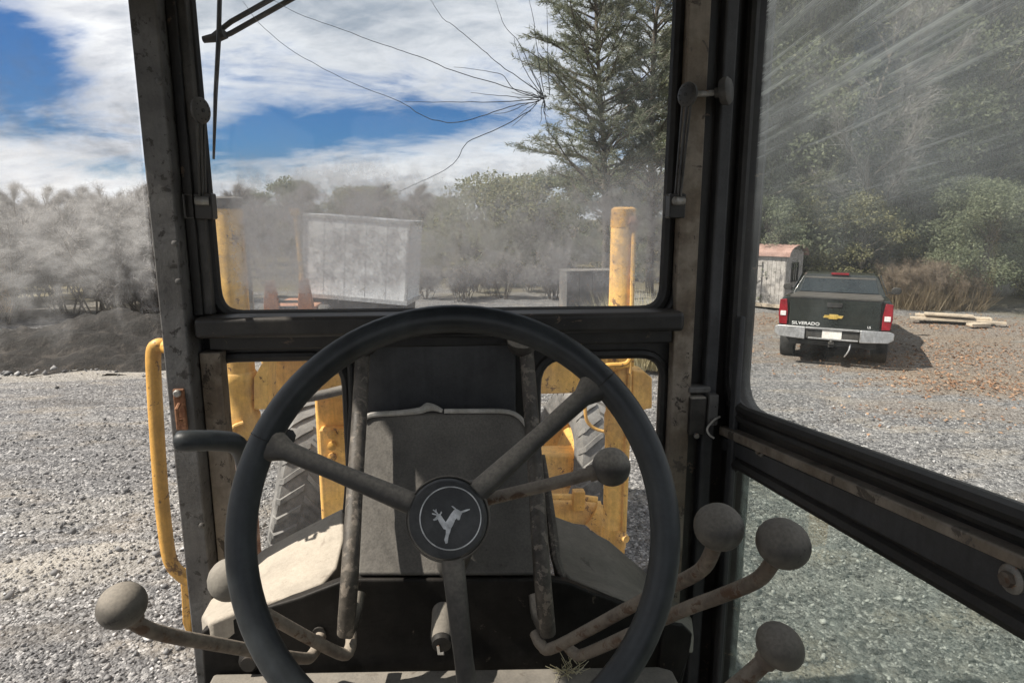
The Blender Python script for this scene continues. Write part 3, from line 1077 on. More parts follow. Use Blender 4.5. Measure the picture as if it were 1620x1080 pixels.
side_bar(((1240, 706), (1620, 862)), ((1240, 722), (1620, 884)), 1.36, YR, 0.0, -0.030, 'door_ledge', M_tan, 0.006)
side_bar(((1240, 728), (1620, 890)), ((1240, 757), (1620, 955)), 1.385, YR, -0.0085, -0.014, 'door_rail', M_panel, 0.003)
for (bx, by, rr2) in ((1205, 713, 0.0125), (1603, 915, 0.0165)):
    p = at(bx, by, X=SX - 0.014) + D_M.translation
    o_ = MB().lathe([(rr2, 0.0), (rr2, 0.003), (rr2 * 0.85, 0.005)], p, (-1, 0, 0), 18).build('washer', M_silver, door)
    MB().lathe([(rr2 * 0.55, 0.0052), (rr2 * 0.55, 0.011), (rr2 * 0.4, 0.012)], p, (-1, 0, 0), 6).build('bolt', M_shaft, o_)
side_bar(((1120, 500), (1150, 500)), ((1120, 1300), (1150, 1300)), 1.332, 1.305, -0.0085, -0.022, 'door_stile', M_panel, 0.005)

# hinge and wire loop
hc = at(1110, 652, Y=1.345)
hg = MB()
hg.cbox(hc + Vector((-0.012, 0.005, -0.006)), (0.038, 0.034, 0.088))
hgo = hg.build('hinge', M_silver, grader, 0.005)
hgo.data.materials[0] = M_spoke
MB().cbox(hc + Vector((0.021, 0.01, 0.008)), (0.022, 0.05, 0.07)).build('hinge_leaf', M_post, hgo, 0.003)
MB().cbox(hc + Vector((-0.008, 0.012, 0.052)), (0.05, 0.035, 0.014)).build('hinge_cap', M_post, hgo, 0.004)
MB().tube([hc + Vector(q) for q in ((0.038, -0.01, -0.008), (0.02, -0.02, -0.013), (0.006, -0.022, -0.030), (0.012, -0.02, -0.045), (0.024, -0.018, -0.054))], 0.0022, 6, 5).build('wire_loop', M_trim, hgo)
MB().lathe([(0.006, 0), (0.006, 0.006)], hc + Vector((-0.016, -0.014, -0.048)), (0, -1, 0), 8).build('bolt', M_silver, hgo)

# ---- roof, rear wall, floor, left rear post
MB().box((-1.04, -0.75, ZT), (0.70, 1.50, ZT + 0.09)).build('cab_roof', M_black, grader, 0.02)  # left overhang, out of view, shaped to shade the column cover
plate('rear_wall', [(-0.64, 0.0), (0.66, 0.0), (0.66, ZT - ZB), (-0.64, ZT - ZB)], [roundpoly([(-0.5, 1.05), (0.5, 1.05), (0.5, 1.85), (-0.5, 1.85)], 0.06)],
      Matrix(((1, 0, 0, 0), (0, 0, -1, -0.62), (0, 1, 0, ZB), (0, 0, 0, 1))), 0.04, M_dash, grader, 0.004)
MB().box((-0.67, -0.52, 2.99), (-0.555, 1.298, ZT - 0.002)).build('shade_header', M_black, grader, 0.006)  # unseen header, added to keep sun off the steering column cover
ldoor = empty('cab_door', (xa - 0.005, 1.29, ZB)); ldoor.parent = grader
ldoor['label'] = 'left cab door, one large pane smeared with grey dust'
LP = MB().box((0.0, -1.74, 0.10), (0.004, 0.0095, 1.735)).build('dusty_pane', M_gleft, ldoor)
MB().box((-0.02, -1.80, 0.0), (0.024, -1.745, 1.90)).build('rear_stile', M_black, ldoor, 0.004)
MB().box((-0.02, -1.744, 0.0), (0.024, 0.0, 0.095)).build('bottom_rail', M_black, ldoor, 0.004)
MB().box((-0.66, -0.60, ZB), (-0.60, -0.50, ZT)).build('rear_post', M_black, grader, 0.004)
MB().box((-0.64, -0.62, ZB - 0.06), (SX + 0.03, 1.42, ZB)).build('cab_floor', M_shelf, grader, 0.005)
plate('side_skirt', [(YR - 0.05, 0.75), (1.45, 0.75), (1.45, ZB - 0.06), (YR - 0.05, ZB - 0.06)], [], moved(M_SIDE, (-SX - 0.62, 0, 0)), 0.02, M_yellow, grader, 0.004)
MB().box((-0.55, -0.5, 0.72), (0.55, 1.35, ZB - 0.062)).build('chassis', M_yellow, grader, 0.02)

# ---- centre panel between the two lower windows
c4 = [at(x, y, Y=1.352) for x, y in ((578, 531), (816, 528), (816, 720), (570, 720))]
MB().prism(c4, (0, 0.012, 0)).build('centre_panel', M_panel, grader, 0.004)
tp = [at(x, y, Y=1.350) for x, y in ((640, 517), (775, 517), (778, 531), (636, 531))]
MB().prism(tp, (0, -0.02, 0)).build('panel_lip', M_black, grader, 0.003)

# ---- steering column cover: slanted plate
def colY(y):           # leans towards the driver
    return 1.30 + (655 - y) * (0.22 / 255)


def colp(x, y, dy=0.0):
    return at(x, y, Y=colY(y) + dy)


loop = [(562, 912), (563, 800), (568, 700), (573, 668), (584, 657), (640, 653), (700, 652), (790, 651), (818, 655), (833, 668), (841, 700), (851, 800), (858, 912)]
pl = [colp(*q) for q in loop]
MB().prism(pl, (0, 0.11, -0.02)).build('column_cover', M_dash, grader, 0.012, True, 3)
tr = [(574, 664), (588, 656), (630, 653), (664, 649), (676, 644), (688, 645), (700, 650)]
MB().tube([colp(x, y, -0.004) for x, y in tr], [0.0055, 0.0058, 0.006, 0.007, 0.010, 0.007, 0.004], 8, 4, True).build('edge_trim', M_trim, grader)
tr = [(703, 650), (740, 650), (790, 650), (815, 655), (832, 672), (840, 700)]
MB().tube([colp(x, y, -0.004) for x, y in tr], [0.005, 0.005, 0.005, 0.0048, 0.0045, 0.003], 8, 4, True).build('edge_trim', M_trim, grader)
# dark console front panel, set back below the cover
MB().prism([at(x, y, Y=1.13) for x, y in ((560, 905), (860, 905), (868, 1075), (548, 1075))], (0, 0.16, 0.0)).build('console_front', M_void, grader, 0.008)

# tubes that brace the column
def rodY(y):
    return max(1.005, 1.315 - (y - 560) * (0.31 / 340))


for pts, capx in (([(574, 556), (569, 650), (562, 760), (554, 900), (547, 1000)], 575), ([(833, 556), (840, 650), (848, 760), (857, 900), (866, 1000)], 826)):
    ro = MB().tube([at(x, y, Y=rodY(y)) for x, y in pts], 0.0148, 12, 3).build('column_tube', M_rod, grader)
    c = at(capx, 546, Y=1.318)
    MB().lathe([(0.010, -0.022), (0.024, -0.012), (0.031, 0.0), (0.032, 0.012), (0.024, 0.020)], c, (0, -0.35, 0.94), 16).build('tube_cap', M_spoke, ro)
    e = at(pts[-1][0], pts[-1][1], Y=rodY(1000))
    MB().tube([e + Vector((-0.018 if capx > 700 else 0.018, 0.03, 0.055)), e + Vector((-0.014 if capx > 700 else 0.014, 0.008, 0.03)), e + Vector((0, 0, -0.005))], [0.012, 0.014, 0.012], 10, 4).build('tube_clamp', M_spoke, ro)
# cracked rubber strip behind the tubes
MB().tube([at(x, y, Y=1.36) for x, y in ((553, 570), (556, 640), (552, 720), (548, 790), (541, 850), (533, 905))], 0.006, 8, 4).build('rubber_strip', M_rubber, grader)
MB().tube([at(x, y, Y=1.28 - (y - 700) * 0.0008) for x, y in ((858, 720), (866, 780), (874, 840), (880, 885), (892, 918))], [0.006, 0.009, 0.011, 0.010, 0.006], 8, 4).build('rubber_strip', M_rod, grader)

# ---- console wings left and right
def wing(name, pts, mat, drop):
    P = [at(x, y, Y=Y) for x, y, Y in pts]
    n = len(P)
    c = sum(P, Vector()) / n
    vs = P + [p + Vector((0, 0.0, -drop)) for p in P] + [c + Vector((0, 0, 0.004))]
    fs = [(i, (i + 1) % n, 2 * n) for i in range(n)]
    for i in range(n):
        k = (i + 1) % n
        fs.append((i, i + n, k + n, k))
    fs.append(tuple(range(2 * n - 1, n - 1, -1)))
    return MB().add(vs, fs).build(name, mat, grader, 0.009, True, 3, 50)


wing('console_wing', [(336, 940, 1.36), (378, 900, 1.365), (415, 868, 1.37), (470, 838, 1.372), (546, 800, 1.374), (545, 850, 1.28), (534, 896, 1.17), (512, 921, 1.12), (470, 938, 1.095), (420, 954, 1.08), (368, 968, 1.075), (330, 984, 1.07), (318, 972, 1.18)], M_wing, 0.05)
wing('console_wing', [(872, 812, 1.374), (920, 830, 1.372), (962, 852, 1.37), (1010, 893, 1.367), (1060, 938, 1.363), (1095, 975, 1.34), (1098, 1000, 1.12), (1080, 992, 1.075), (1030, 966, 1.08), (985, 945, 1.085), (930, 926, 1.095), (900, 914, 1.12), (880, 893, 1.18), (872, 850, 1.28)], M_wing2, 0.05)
# dash box below the wings
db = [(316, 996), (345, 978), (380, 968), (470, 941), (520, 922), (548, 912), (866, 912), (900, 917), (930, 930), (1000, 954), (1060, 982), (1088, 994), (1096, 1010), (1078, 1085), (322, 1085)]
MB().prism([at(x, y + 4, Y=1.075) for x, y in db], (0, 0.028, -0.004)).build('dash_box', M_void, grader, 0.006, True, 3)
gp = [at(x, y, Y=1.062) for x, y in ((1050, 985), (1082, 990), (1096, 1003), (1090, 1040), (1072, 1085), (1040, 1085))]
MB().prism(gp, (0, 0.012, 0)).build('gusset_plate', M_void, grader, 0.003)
c = at(397, 1042, Y=1.073)
MB().lathe([(0.020, 0), (0.020, 0.006), (0.013, 0.010), (0.013, 0.018)], c, (0, -1, 0.1), 14).build('blind_plug', M_black, grader)
c = at(505, 1000, Y=1.074)
MB().lathe([(0.012, 0), (0.012, 0.004)], c, (0, -1, 0), 14).build('grommet', M_rubber, grader)

# ---- floor shelf nearest the driver
sh = [at(x, y, Z=at(700, 1058, Y=1.045).z) for x, y in ((338, 1064), (700, 1060), (1040, 1052), (1064, 1058), (1074, 1078))]
zs = sh[0].z
poly = [(sh[0].x, sh[0].y), (sh[2].x, sh[2].y), (sh[3].x, sh[3].y), (sh[4].x, sh[4].y), (sh[4].x, 0.55), (sh[0].x, 0.55)]
MB().prism([(p[0], p[1], zs) for p in poly], (0, 0, -0.03)).build('floor_plate', M_shelf, grader, 0.006)

# ---- key switch barrel
c0 = at(701, 950, Y=1.10); c1 = at(699, 1012, Y=1.01)
ax = (c1 - c0)
kb = MB().lathe([(0.019, 0), (0.0195, ax.length * 0.9), (0.018, ax.length)], c0, ax, 18).build('switch_barrel', M_wing2, grader)
MB().lathe([(0.0175, 0.0), (0.0165, 0.010), (0.010, 0.012)], c1 + ax.normalized() * 0.0005, ax, 16).build('key_lock', M_rubber, kb)
MB().tube([c1 + ax.normalized() * 0.012 + Vector((-0.006, 0, 0)), c1 + ax.normalized() * 0.02 + Vector((-0.004, -0.004, -0.005)), c1 + ax.normalized() * 0.022 + Vector((0.004, -0.004, -0.003))], 0.0028, 6).build('key_tab', M_silver, kb)

# ---- steering wheel
WC = at(714, 833, d=0.628)
tau, azw = 0.36, -0.12
WN = Vector((math.sin(azw) * math.cos(tau), -math.cos(tau) * math.cos(azw), math.sin(tau)))
WU = WN.cross(Vector((0, 0, 1))).normalized()
WV = WU.cross(WN).normalized()
if WV.z < 0: WV = -WV
if WU.x < 0: WU = -WU
wheel = empty('steering_wheel', WC); wheel.parent = grader
RR = 0.205


def wp(a_, r, h=0.0):
    return (WU * math.cos(a_) + WV * math.sin(a_)) * r + WN * h


hubc = onp(711, 818, WC + WN * 0.012, WN) - WC
s = MB()
n_ = 96
ring = [wp(2 * math.pi * i / n_, RR) for i in range(n_)]
vs, fs = [], []
for i in range(n_):
    rad_ = ring[i].normalized()
    for j in range(14):
        a_ = 2 * math.pi * j / 14
        vs.append(ring[i] + rad_ * math.cos(a_) * 0.0143 + WN * math.sin(a_) * 0.0158)
for i in range(n_):
    for j in range(14):
        k, l = (i + 1) % n_, (j + 1) % 14
        fs.append((i * 14 + j, i * 14 + l, k * 14 + l, k * 14 + j))
s.add(vs, fs).build('rim', M_wheel, wheel)
for px_, py_ in ((398, 683), (958, 602)):            # joints in the moulded rim
    q = onp(px_, py_, WC, WN) - WC
    a_ = math.atan2(q.dot(WV), q.dot(WU))
    d_ = wp(a_ + math.pi / 2, 1)
    pts = [wp(a_, RR) + (wp(a_, 1) * math.cos(k * math.pi / 8) * 0.01442 + WN * math.sin(k * math.pi / 8) * 0.01592) for k in range(17)]
    MB().tube(pts, 0.0006, 5).build('rim_joint', M_rubber, wheel)
for px_, py_ in ((424, 700), (930, 622), (752, 1190)):
    q = onp(px_, py_, WC, WN) - WC
    q = q.normalized() * (RR - 0.004)
    d_ = (q - hubc).normalized()
    side = d_.cross(WN).normalized()
    secs = []
    L = (q - hubc).length
    for k, wd, th, h in ((0.0, 0.0118, 0.0095, 0.010), (0.25, 0.0105, 0.0095, 0.010), (0.6, 0.0088, 0.0090, 0.008), (0.88, 0.0098, 0.0095, 0.003), (0.96, 0.0165, 0.0115, 0.001), (1.0, 0.024, 0.0120, 0.0)):
        ctr = hubc * (1 - k) + q * k + WN * (h - hubc.dot(WN) * (1 - k) * 0)
        secs.append([ctr + side * (wd * cu) + WN * (th * cv) for cu, cv in [(math.copysign(abs(math.cos(z_)) ** 0.75, math.cos(z_)), math.copysign(abs(math.sin(z_)) ** 0.8, math.sin(z_))) for z_ in [k_ * math.pi / 8 for k_ in range(16)]]])
    MB().loft(secs).build('spoke', M_spoke, wheel, 0, True, 2, 80)
hub = MB().lathe([(0.030, -0.03), (0.036, -0.012), (0.0385, 0.000), (0.0392, 0.006), (0.0392, 0.012), (0.0375, 0.0135), (0.0368, 0.0130), (0.0366, 0.0185), (0.0345, 0.0215), (0.0300, 0.0222), (0.010, 0.0225)], hubc, WN, 64).build('hub_cap', M_hub, wheel)
MB().tube([hubc + WN * 0.0128 + (WU * math.cos(k * math.pi / 32) + WV * math.sin(k * math.pi / 32)) * 0.0385 for k in range(65)], 0.0012, 6, 0, False).build('hub_edge', M_knob, wheel)
fc = hubc + WN * 0.0226


def hubp(cx_, cy_, h=0.0003):        # position in the emblem crop of the photo
    return onp(620 + cx_ / 5.4, 720 + cy_ / 5.4, WC + fc, WN) - WC + WN * h


ctr = hubp(500, 535, 0)
rr0 = (hubp(240, 535, 0) - hubp(760, 535, 0)).length / 2
MB().tube([ctr + (WU * math.cos(k * math.pi / 32) + WV * math.sin(k * math.pi / 32)) * rr0 for k in range(65)], 0.00062, 6, 0, False).build('hub_ring', M_emblem, wheel)


def flat(poly, name):
    return MB().prism([hubp(*q) for q in poly], WN * 0.0006)


em = MB()
for poly in (
    [(396, 498), (418, 508), (458, 566), (482, 588), (504, 618), (480, 640), (442, 626), (412, 580), (392, 542), (380, 552), (360, 556), (352, 546), (372, 532), (384, 512)],
    [(452, 580), (474, 548), (506, 496), (530, 466), (556, 458), (586, 474), (598, 498), (588, 516), (580, 548), (564, 552), (556, 534), (540, 552), (524, 592), (504, 626), (470, 628)],
    [(462, 628), (508, 612), (498, 652), (484, 692), (478, 746), (460, 752), (448, 720), (462, 668)],
    [(584, 478), (606, 470), (630, 462), (664, 456), (668, 462), (634, 478), (610, 486), (592, 496)],
    [(556, 462), (540, 462), (512, 436), (510, 430), (520, 430), (544, 448)],
    [(392, 504), (366, 480), (350, 466), (354, 460), (372, 470), (376, 456), (381, 456), (384, 480), (400, 500)],
    [(400, 506), (414, 492), (420, 476), (426, 480), (430, 490), (416, 506)],
    [(386, 512), (360, 506), (344, 500), (344, 492), (368, 496), (392, 504)],
):
    P = [hubp(*q) for q in poly]
    em.prism(P, WN * 0.0006)
em.build('deer_emblem', M_emblem, wheel, 0, False)
# column behind the wheel
MB().tube([WC + hubc - WN * 0.02, WC + hubc - WN * 0.30, at(712, 900, Y=1.12)], [0.024, 0.026, 0.028], 16).build('steering_column', M_dash, grader)


# ---- control levers
def lever(path, knob, r, rx, rz, tilt=0.0, label=None, kmat=None):
    """path: (px, py, camera depth) from the knob end to the root; knob (px, py, d)"""
    root = empty('control_lever', at(path[-1][0], path[-1][1], d=path[-1][2]))
    root.parent = grader
    if label: root['label'] = label
    o0 = root.location
    P = [at(x, y, d=d) - o0 for x, y, d in path]
    kc = at(*knob[:2], d=knob[2]) - o0
    MB().tube([kc] + P, r, 12, 5).build('shaft', M_shaft, root)
    axk = (kc - P[0]).normalized()
    # oblate mushroom knob
    prof = []
    for k in range(13):
        a_ = -math.pi / 2 + math.pi * k / 12
        prof.append((max(rx * math.cos(a_), 0.0004), rz * math.sin(a_)))
    prof[0] = (0.0105, -rz)
    vs = MB().lathe(prof, kc, axk, 24)
    vs.build('knob', kmat or M_knob, root, 0, True, 2, 80)
    MB().lathe([(r * 1.25, -rz * 1.25), (r * 1.3, -rz * 0.9)], kc, axk, 12).build('collar', M_shaft, root)
    return root


lever([(1128, 868, .80), (1112, 898, .84), (1080, 918, .88), (1020, 947, .95), (880, 1022, 1.10), (857, 1020, 1.12), (846, 1000, 1.14)], (1137, 833, .76), 0.0098, 0.0288, 0.0245)
lever([(1220, 892, .76), (1196, 918, .79), (1140, 942, .84), (1072, 968, .90), (930, 1032, 1.08), (908, 1032, 1.10), (898, 1022, 1.11)], (1239, 859, .73), 0.0095, 0.0300, 0.0240)
lever([(1205, 1050, .66), (1150, 1096, .68), (1090, 1140, .74), (1010, 1180, .85)], (1234, 1021, .65), 0.0088, 0.0245, 0.0205)
lever([(217, 986, .78), (258, 1002, .81), (330, 1016, .87), (470, 1040, 1.02), (495, 1034, 1.06), (508, 1004, 1.09)], (193, 957, .76), 0.0092, 0.0275, 0.0250)
lever([(385, 946, .97), (430, 976, 1.00), (535, 1032, 1.08), (553, 1026, 1.10), (556, 1002, 1.13)], (364, 916, .95), 0.0098, 0.0310, 0.0310, kmat=M_wing2)
lever([(936, 748, .80), (860, 768, .80), (776, 788, .80), (722, 800, .80)], (967, 738, .80), 0.0078, 0.0240, 0.0235, kmat=M_spoke)
# gear grip at the left
gp_ = [at(x, y, d=d) for x, y, d in ((285, 697, .80), (300, 697, .80), (345, 697, .82), (374, 703, .84), (386, 728, .87), (388, 770, .90), (392, 860, .98), (400, 960, 1.08))]
gl_ = MB().tube([gp_[0] - (gp_[1] - gp_[0]) * 0.35] + gp_[:4] + gp_[4:6], [0.0095, 0.0125, 0.0130, 0.0132, 0.0132, 0.0130, 0.012, 0.011, 0.010], 14, 5).build('gear_grip', M_wheel, grader)
MB().tube(gp_[5:], 0.009, 10, 3).build('grip_stem', M_rod, gl_)
c = at(452, 690, d=.82)
MB().lathe([(0.006, -0.03), (0.006, 0.0), (0.010, 0.002), (0.010, 0.010), (0.006, 0.012)], c, (0.5, -0.8, 0.2), 8).build('grip_bolt', M_rubber, gl_)

# ---- outside pieces: grab handle, wiper
gh = [at(x, y, Y=1.46) for x, y in ((262, 548), (250, 546), (243, 556), (243, 590), (248, 680), (255, 780), (264, 860), (272, 892), (286, 908), (300, 918))]
gh.insert(0, gh[0] + Vector((0.03, -0.03, 0)))
gho = MB().tube(gh, 0.0155, 12, 5).build('grab_handle', M_yellow2, grader)
MB().prism([at(x, y, Y=1.47) for x, y in ((283, 905), (300, 900), (304, 1000), (298, 1012), (288, 985), (286, 940))], (0, 0.02, 0)).build('handle_bracket', M_yellow2, gho, 0.004)
wpr = MB().tube([at(x, y, Y=1.46) for x, y in ((348, -30), (346, 60), (341, 150), (338, 252))], [0.008, 0.0085, 0.0075, 0.0045], 8, 0, True, 0.5).build('wiper', M_rubber, grader)
for dyy in (-9, 9):
    MB().tube([at(x, y, Y=1.475) for x, y in ((338, 60 + dyy * 0.4), (365, 44 + dyy), (475, -18 + dyy))], 0.0055, 8).build('wiper_arm', M_hose, wpr)
MB().tube([at(322, 63, Y=1.475), at(345, 59, Y=1.47), at(356, 54, Y=1.465)], [0.007, 0.010, 0.010], 8).build('wiper_joint', M_hose, wpr)

# ---- blade lift cylinders either side of the cab nose
def lift_cyl(px_, Y, ytop, ybot, r, extra):
    b0 = at(px_, 540, Y=Y)
    zt_ = at(px_, ytop, Y=Y).z; zb2 = at(px_, ybot, Y=Y).z
    root = empty('lift_cylinder', (b0.x, Y, zb2)); root.parent = grader
    H_ = zt_ - zb2
    MB().lathe([(r * 0.9, H_), (r, H_ - 0.012), (r, H_ * (0.44 if extra else 0.02))][::-1], (0, 0, 0), (0, 0, 1), 28).build('barrel', M_yellow, root)
    zz = lambda py: at(px_, py, Y=Y).z - zb2
    MB().lathe([(r * 1.0, zz(690)), (r * 1.12, zz(684)), (r * 1.12, zz(655)), (r * 1.02, zz(650)), (r * 1.02, zz(606)), (r * 1.1, zz(602)), (r * 1.1, zz(590)), (r, zz(586))], (0, 0, 0), (0, 0, 1), 28).build('gland', M_yellow, root)
    MB().lathe([(r * 0.55, 0), (r * 0.55, zz(684))], (0, 0, 0), (0, 0, 1), 18).build('rod', M_rust if extra else M_yellow, root)
    return root, b0, r, zz, H_


r1, b1, rr1, zz1, H1 = lift_cyl(372, 2.45, 328, 880, 0.062, True)
MB().lathe([(rr1 * 1.04, H1 - 0.004), (rr1 * 1.05, H1 + 0.030), (rr1 * 0.9, H1 + 0.036)], (0, 0, 0), (0, 0, 1), 24).build('end_cap', M_hose, r1)
MB().cbox((-rr1 - 0.012, -0.01, zz1(376)), (0.03, 0.03, 0.03)).build('port', M_rust, r1, 0.003)
MB().tube([Vector((0.03, -rr1 - 0.01, zz1(660))), Vector((0.0, -rr1 - 0.02, zz1(664))), Vector((-0.02, -rr1 - 0.016, zz1(676))), Vector((-0.03, -rr1 - 0.01, zz1(700)))], 0.008, 8, 4).build('pipe', M_yellow, r1)
MB().tube([Vector((rr1 + 0.012, -0.02, zz1(345))), Vector((rr1 + 0.014, -0.02, zz1(430))), Vector((rr1 + 0.013, -0.02, zz1(540)))], 0.008, 8).build('pipe', M_silver, r1)
r2, b2, rr2_, zz2, H2 = lift_cyl(980, 2.85, 332, 850, 0.053, False)
MB().lathe([(rr2_ * 1.03, H2 - 0.075), (rr2_ * 1.05, H2 - 0.05), (rr2_ * 1.02, H2 + 0.004), (rr2_ * 0.75, H2 + 0.012)], (0, 0, 0), (0, 0, 1), 24).build('end_cap', M_yellow2, r2)
MB().tube([Vector((0.012, -rr2_ * 1.0, H2 - 0.045)), Vector((0.03, -rr2_ * 0.95, H2 - 0.055)), Vector((0.035, -rr2_ * 0.9, H2 - 0.09))], [0.020, 0.026, 0.016], 10, 3).build('port', M_rust, r2)
MB().tube([Vector((0.036, -rr2_ * 0.9, H2 - 0.08)), Vector((0.034, -rr2_ - 0.004, zz2(420))), Vector((0.036, -rr2_ - 0.008, zz2(560))), Vector((0.038, -rr2_ - 0.008, zz2(700))), Vector((0.036, -rr2_ - 0.008, zz2(830)))], 0.010, 8, 4).build('pipe', M_yellow, r2)
MB().lathe([(0.024, -0.02), (0.024, 0.02), (0.018, 0.026), (0.018, 0.04)], (0.022, -rr2_ - 0.005, zz2(838)), (0.4, -0.9, 0), 14).build('fitting', M_yellow, r2)
MB().lathe([(rr2_ * 1.15, zz2(862)), (rr2_ * 1.15, zz2(835)), (rr2_ * 0.9, zz2(828))], (0, 0, 0), (0, 0, 1), 20).build('rod_end', M_yellow2, r2)
MB().lathe([(0.035, -0.05), (0.04, -0.04), (0.04, 0.04), (0.035, 0.05)], (0, 0, zz2(868)), (0.3, -0.95, 0.2), 16).build('ball_joint', M_yellow2, r2)

# yoke (saddle) the cylinders hang in
ya = at(420, 566, Y=2.72); yb = at(420, 634, Y=2.72); yr = at(962, 566, Y=2.72)
yk = MB().box((ya.x - 0.02, 2.72, yb.z), (yr.x, 3.02, ya.z)).build('saddle', M_yellow, grader, 0.01)
MB().box((ya.x - 0.03, 2.70, ya.z + 0.001), (yr.x + 0.01, 3.04, ya.z + 0.014)).build('saddle_rim', M_yellow2, yk, 0.003)
for (xa_, ya_, xb_, yb_, Y) in ((340, 584, 362, 650, 2.45), (401, 572, 424, 648, 2.46)):
    q = [at(x, y, Y=Y - 0.05) for x, y in ((xa_, ya_ + 26), (xa_ + 18, ya_ - 6), (xb_ + 2, ya_ - 6), (xb_, ya_ + 24), (xb_, yb_), (xa_, yb_))]
    MB().prism(q, (0, 0.12, 0)).build('yoke_lug', M_yellow, yk, 0.006)
q = [at(x, y, Y=2.80) for x, y in ((1000, 585), (1020, 588), (1032, 598), (1032, 646), (1012, 650), (1000, 640))]
MB().prism(q, (0, 0.12, 0)).build('yoke_lug', M_yellow, yk, 0.008)
q = [at(x, y, Y=2.78) for x, y in ((955, 558), (1002, 552), (1004, 580), (955, 590))]
MB().prism(q, (0, 0.03, 0)).build('yoke_lug', M_yellow2, yk, 0.006)
# main frame (gooseneck) running forward to the axle
ga = at(498, 632, Y=3.05); gb_ = at(838, 632, Y=3.05)
gz0 = at(498, 900, Y=3.05).z
fr = MB()
fr.box((ga.x, 3.03, gz0), (gb_.x - 0.18, 3.6, ga.z + 0.04))
fr.box((ga.x + 0.12, 3.58, ga.z - 0.34), (gb_.x - 0.26, 5.7, ga.z + 0.02))
fro = fr.build('main_frame', M_yellow, grader, 0.02)
xs0 = at(508, 690, Y=3.0); xs1 = at(550, 690, Y=3.0)
MB().box((xs0.x, 2.96, at(508, 742, Y=3.0).z), (xs1.x + 0.06, 3.029, at(508, 676, Y=3.0).z)).build('bolt_plate', M_yellow, fro, 0.006)
for yy in (686, 704, 722, 738):
    p = at(526, yy, Y=2.955)
    MB().lathe([(0.022, 0), (0.022, 0.016), (0.016, 0.02)], p, (0, -1, 0), 8).build('bolt', M_yellow2, fro)
MB().tube([at(x, y, Y=2.66) for x, y in ((424, 628), (470, 630), (505, 625), (560, 612))], 0.020, 10, 4).build('hose', M_hose, grader)
MB().tube([at(x, y, Y=2.66) for x, y in ((418, 560), (428, 580), (432, 605), (440, 628))], 0.008, 8, 4).build('hose', M_yellow, grader)
MB().tube([at(x, y, Y=2.6) for x, y in ((1000, 560), (990, 575), (960, 578), (930, 588))], 0.010, 8, 4).build('hose', M_yellow2, grader)
MB().tube([at(x, y, Y=3.2) for x, y in ((925, 640), (930, 668), (955, 682), (1000, 682))], 0.009, 8, 4).build('hose', M_yellow, grader)
# blade side shift cylinder, lower right
sc = MB().tube([at(x, y, d=3.9) for x, y in ((858, 808), (900, 806), (948, 812))], 0.075, 18).build('shift_cylinder', M_yellow, grader)
MB().tube([at(x, y, d=3.85) for x, y in ((935, 812), (950, 822), (960, 840), (962, 862))], [0.075, 0.085, 0.065, 0.035], 14, 3).build('knuckle', M_yellow2, sc)
MB().cbox(at(915, 790, d=3.8), (0.07, 0.06, 0.12)).build('port_block', M_yellow2, sc, 0.008)
MB().tube([at(x, y, d=3.8) for x, y in ((862, 785), (915, 786), (945, 790))], 0.02, 8).build('hose', M_yellow, sc)
MB().box((-1.25, 4.95, 0.42), (1.25, 5.2, 0.72)).build('front_axle', M_yellow, grader, 0.03)


# ---- front wheels: leaning, steered
def front_wheel(cx_, cy_, d, lean, steer, R=0.66, W=0.36):
    c = at(cx_, cy_, d=d)
    root = empty('front_wheel', c)
    root.parent = grader
    root.rotation_euler = (0, lean, steer)
    s = MB()
    prof = [(R * 0.60, -W * 0.40), (R * 0.72, -W * 0.50), (R * 0.86, -W * 0.52), (R * 0.94, -W * 0.46), (R * 0.965, -W * 0.3), (R * 0.97, 0), (R * 0.965, W * 0.3), (R * 0.94, W * 0.46), (R * 0.86, W * 0.52), (R * 0.72, W * 0.50), (R * 0.60, W * 0.40)]
    s.lathe(prof, (0, 0, 0), (1, 0, 0), 72, False)
    nl = 26
    for k in range(nl):
        for sgn in (-1, 1):
            a0 = 2 * math.pi * (k + (0.5 if sgn > 0 else 0)) / nl
            # chevron lug: from the centre line out to the shoulder, swept back
            secs = []
            for u, da in ((0.04, 0.0), (0.5, 0.10), (0.9, 0.20), (1.08, 0.225)):
                xx = sgn * W * 0.48 * u
                rb = R * (0.955 if u < 0.8 else 0.91 if u < 1 else 0.82)
                rt_ = R * (1.0 if u < 0.8 else 0.985 if u < 1 else 0.90)
                q = []
                for dd, rq in ((-0.045, rb), (0.045, rb), (0.032, rt_), (-0.032, rt_)):
                    an = a0 + da + dd
                    q.append(Vector((xx, math.cos(an) * rq, math.sin(an) * rq)))
                secs.append(q)
            s.loft(secs)
    s.build('tyre', M_tyre, root, 0, True, 2, 35)
    MB().lathe([(R * 0.2, -W * 0.1), (R * 0.25, -W * 0.16), (R * 0.5, -W * 0.12), (R * 0.60, -W * 0.38), (R * 0.63, -W * 0.42), (R * 0.63, W * 0.42), (R * 0.60, W * 0.38), (R * 0.5, W * 0.12), (R * 0.25, W * 0.16), (R * 0.2, W * 0.1)], (0, 0, 0), (1, 0, 0), 40).build('rim', M_yellow, root)
    return root


front_wheel(478, 752, 5.45, math.radians(13), math.radians(12))
front_wheel(905, 735, 5.6, math.radians(11), math.radians(9))

# ================================================================== OUTSIDE THE CAB
def gp(px_, d):
    r = ray(px_, 345)
    return Vector((r.x * d, r.y * d, 0))


def azim(px_):
    r = ray(px_, 345)
    return math.atan2(r.x, r.y)


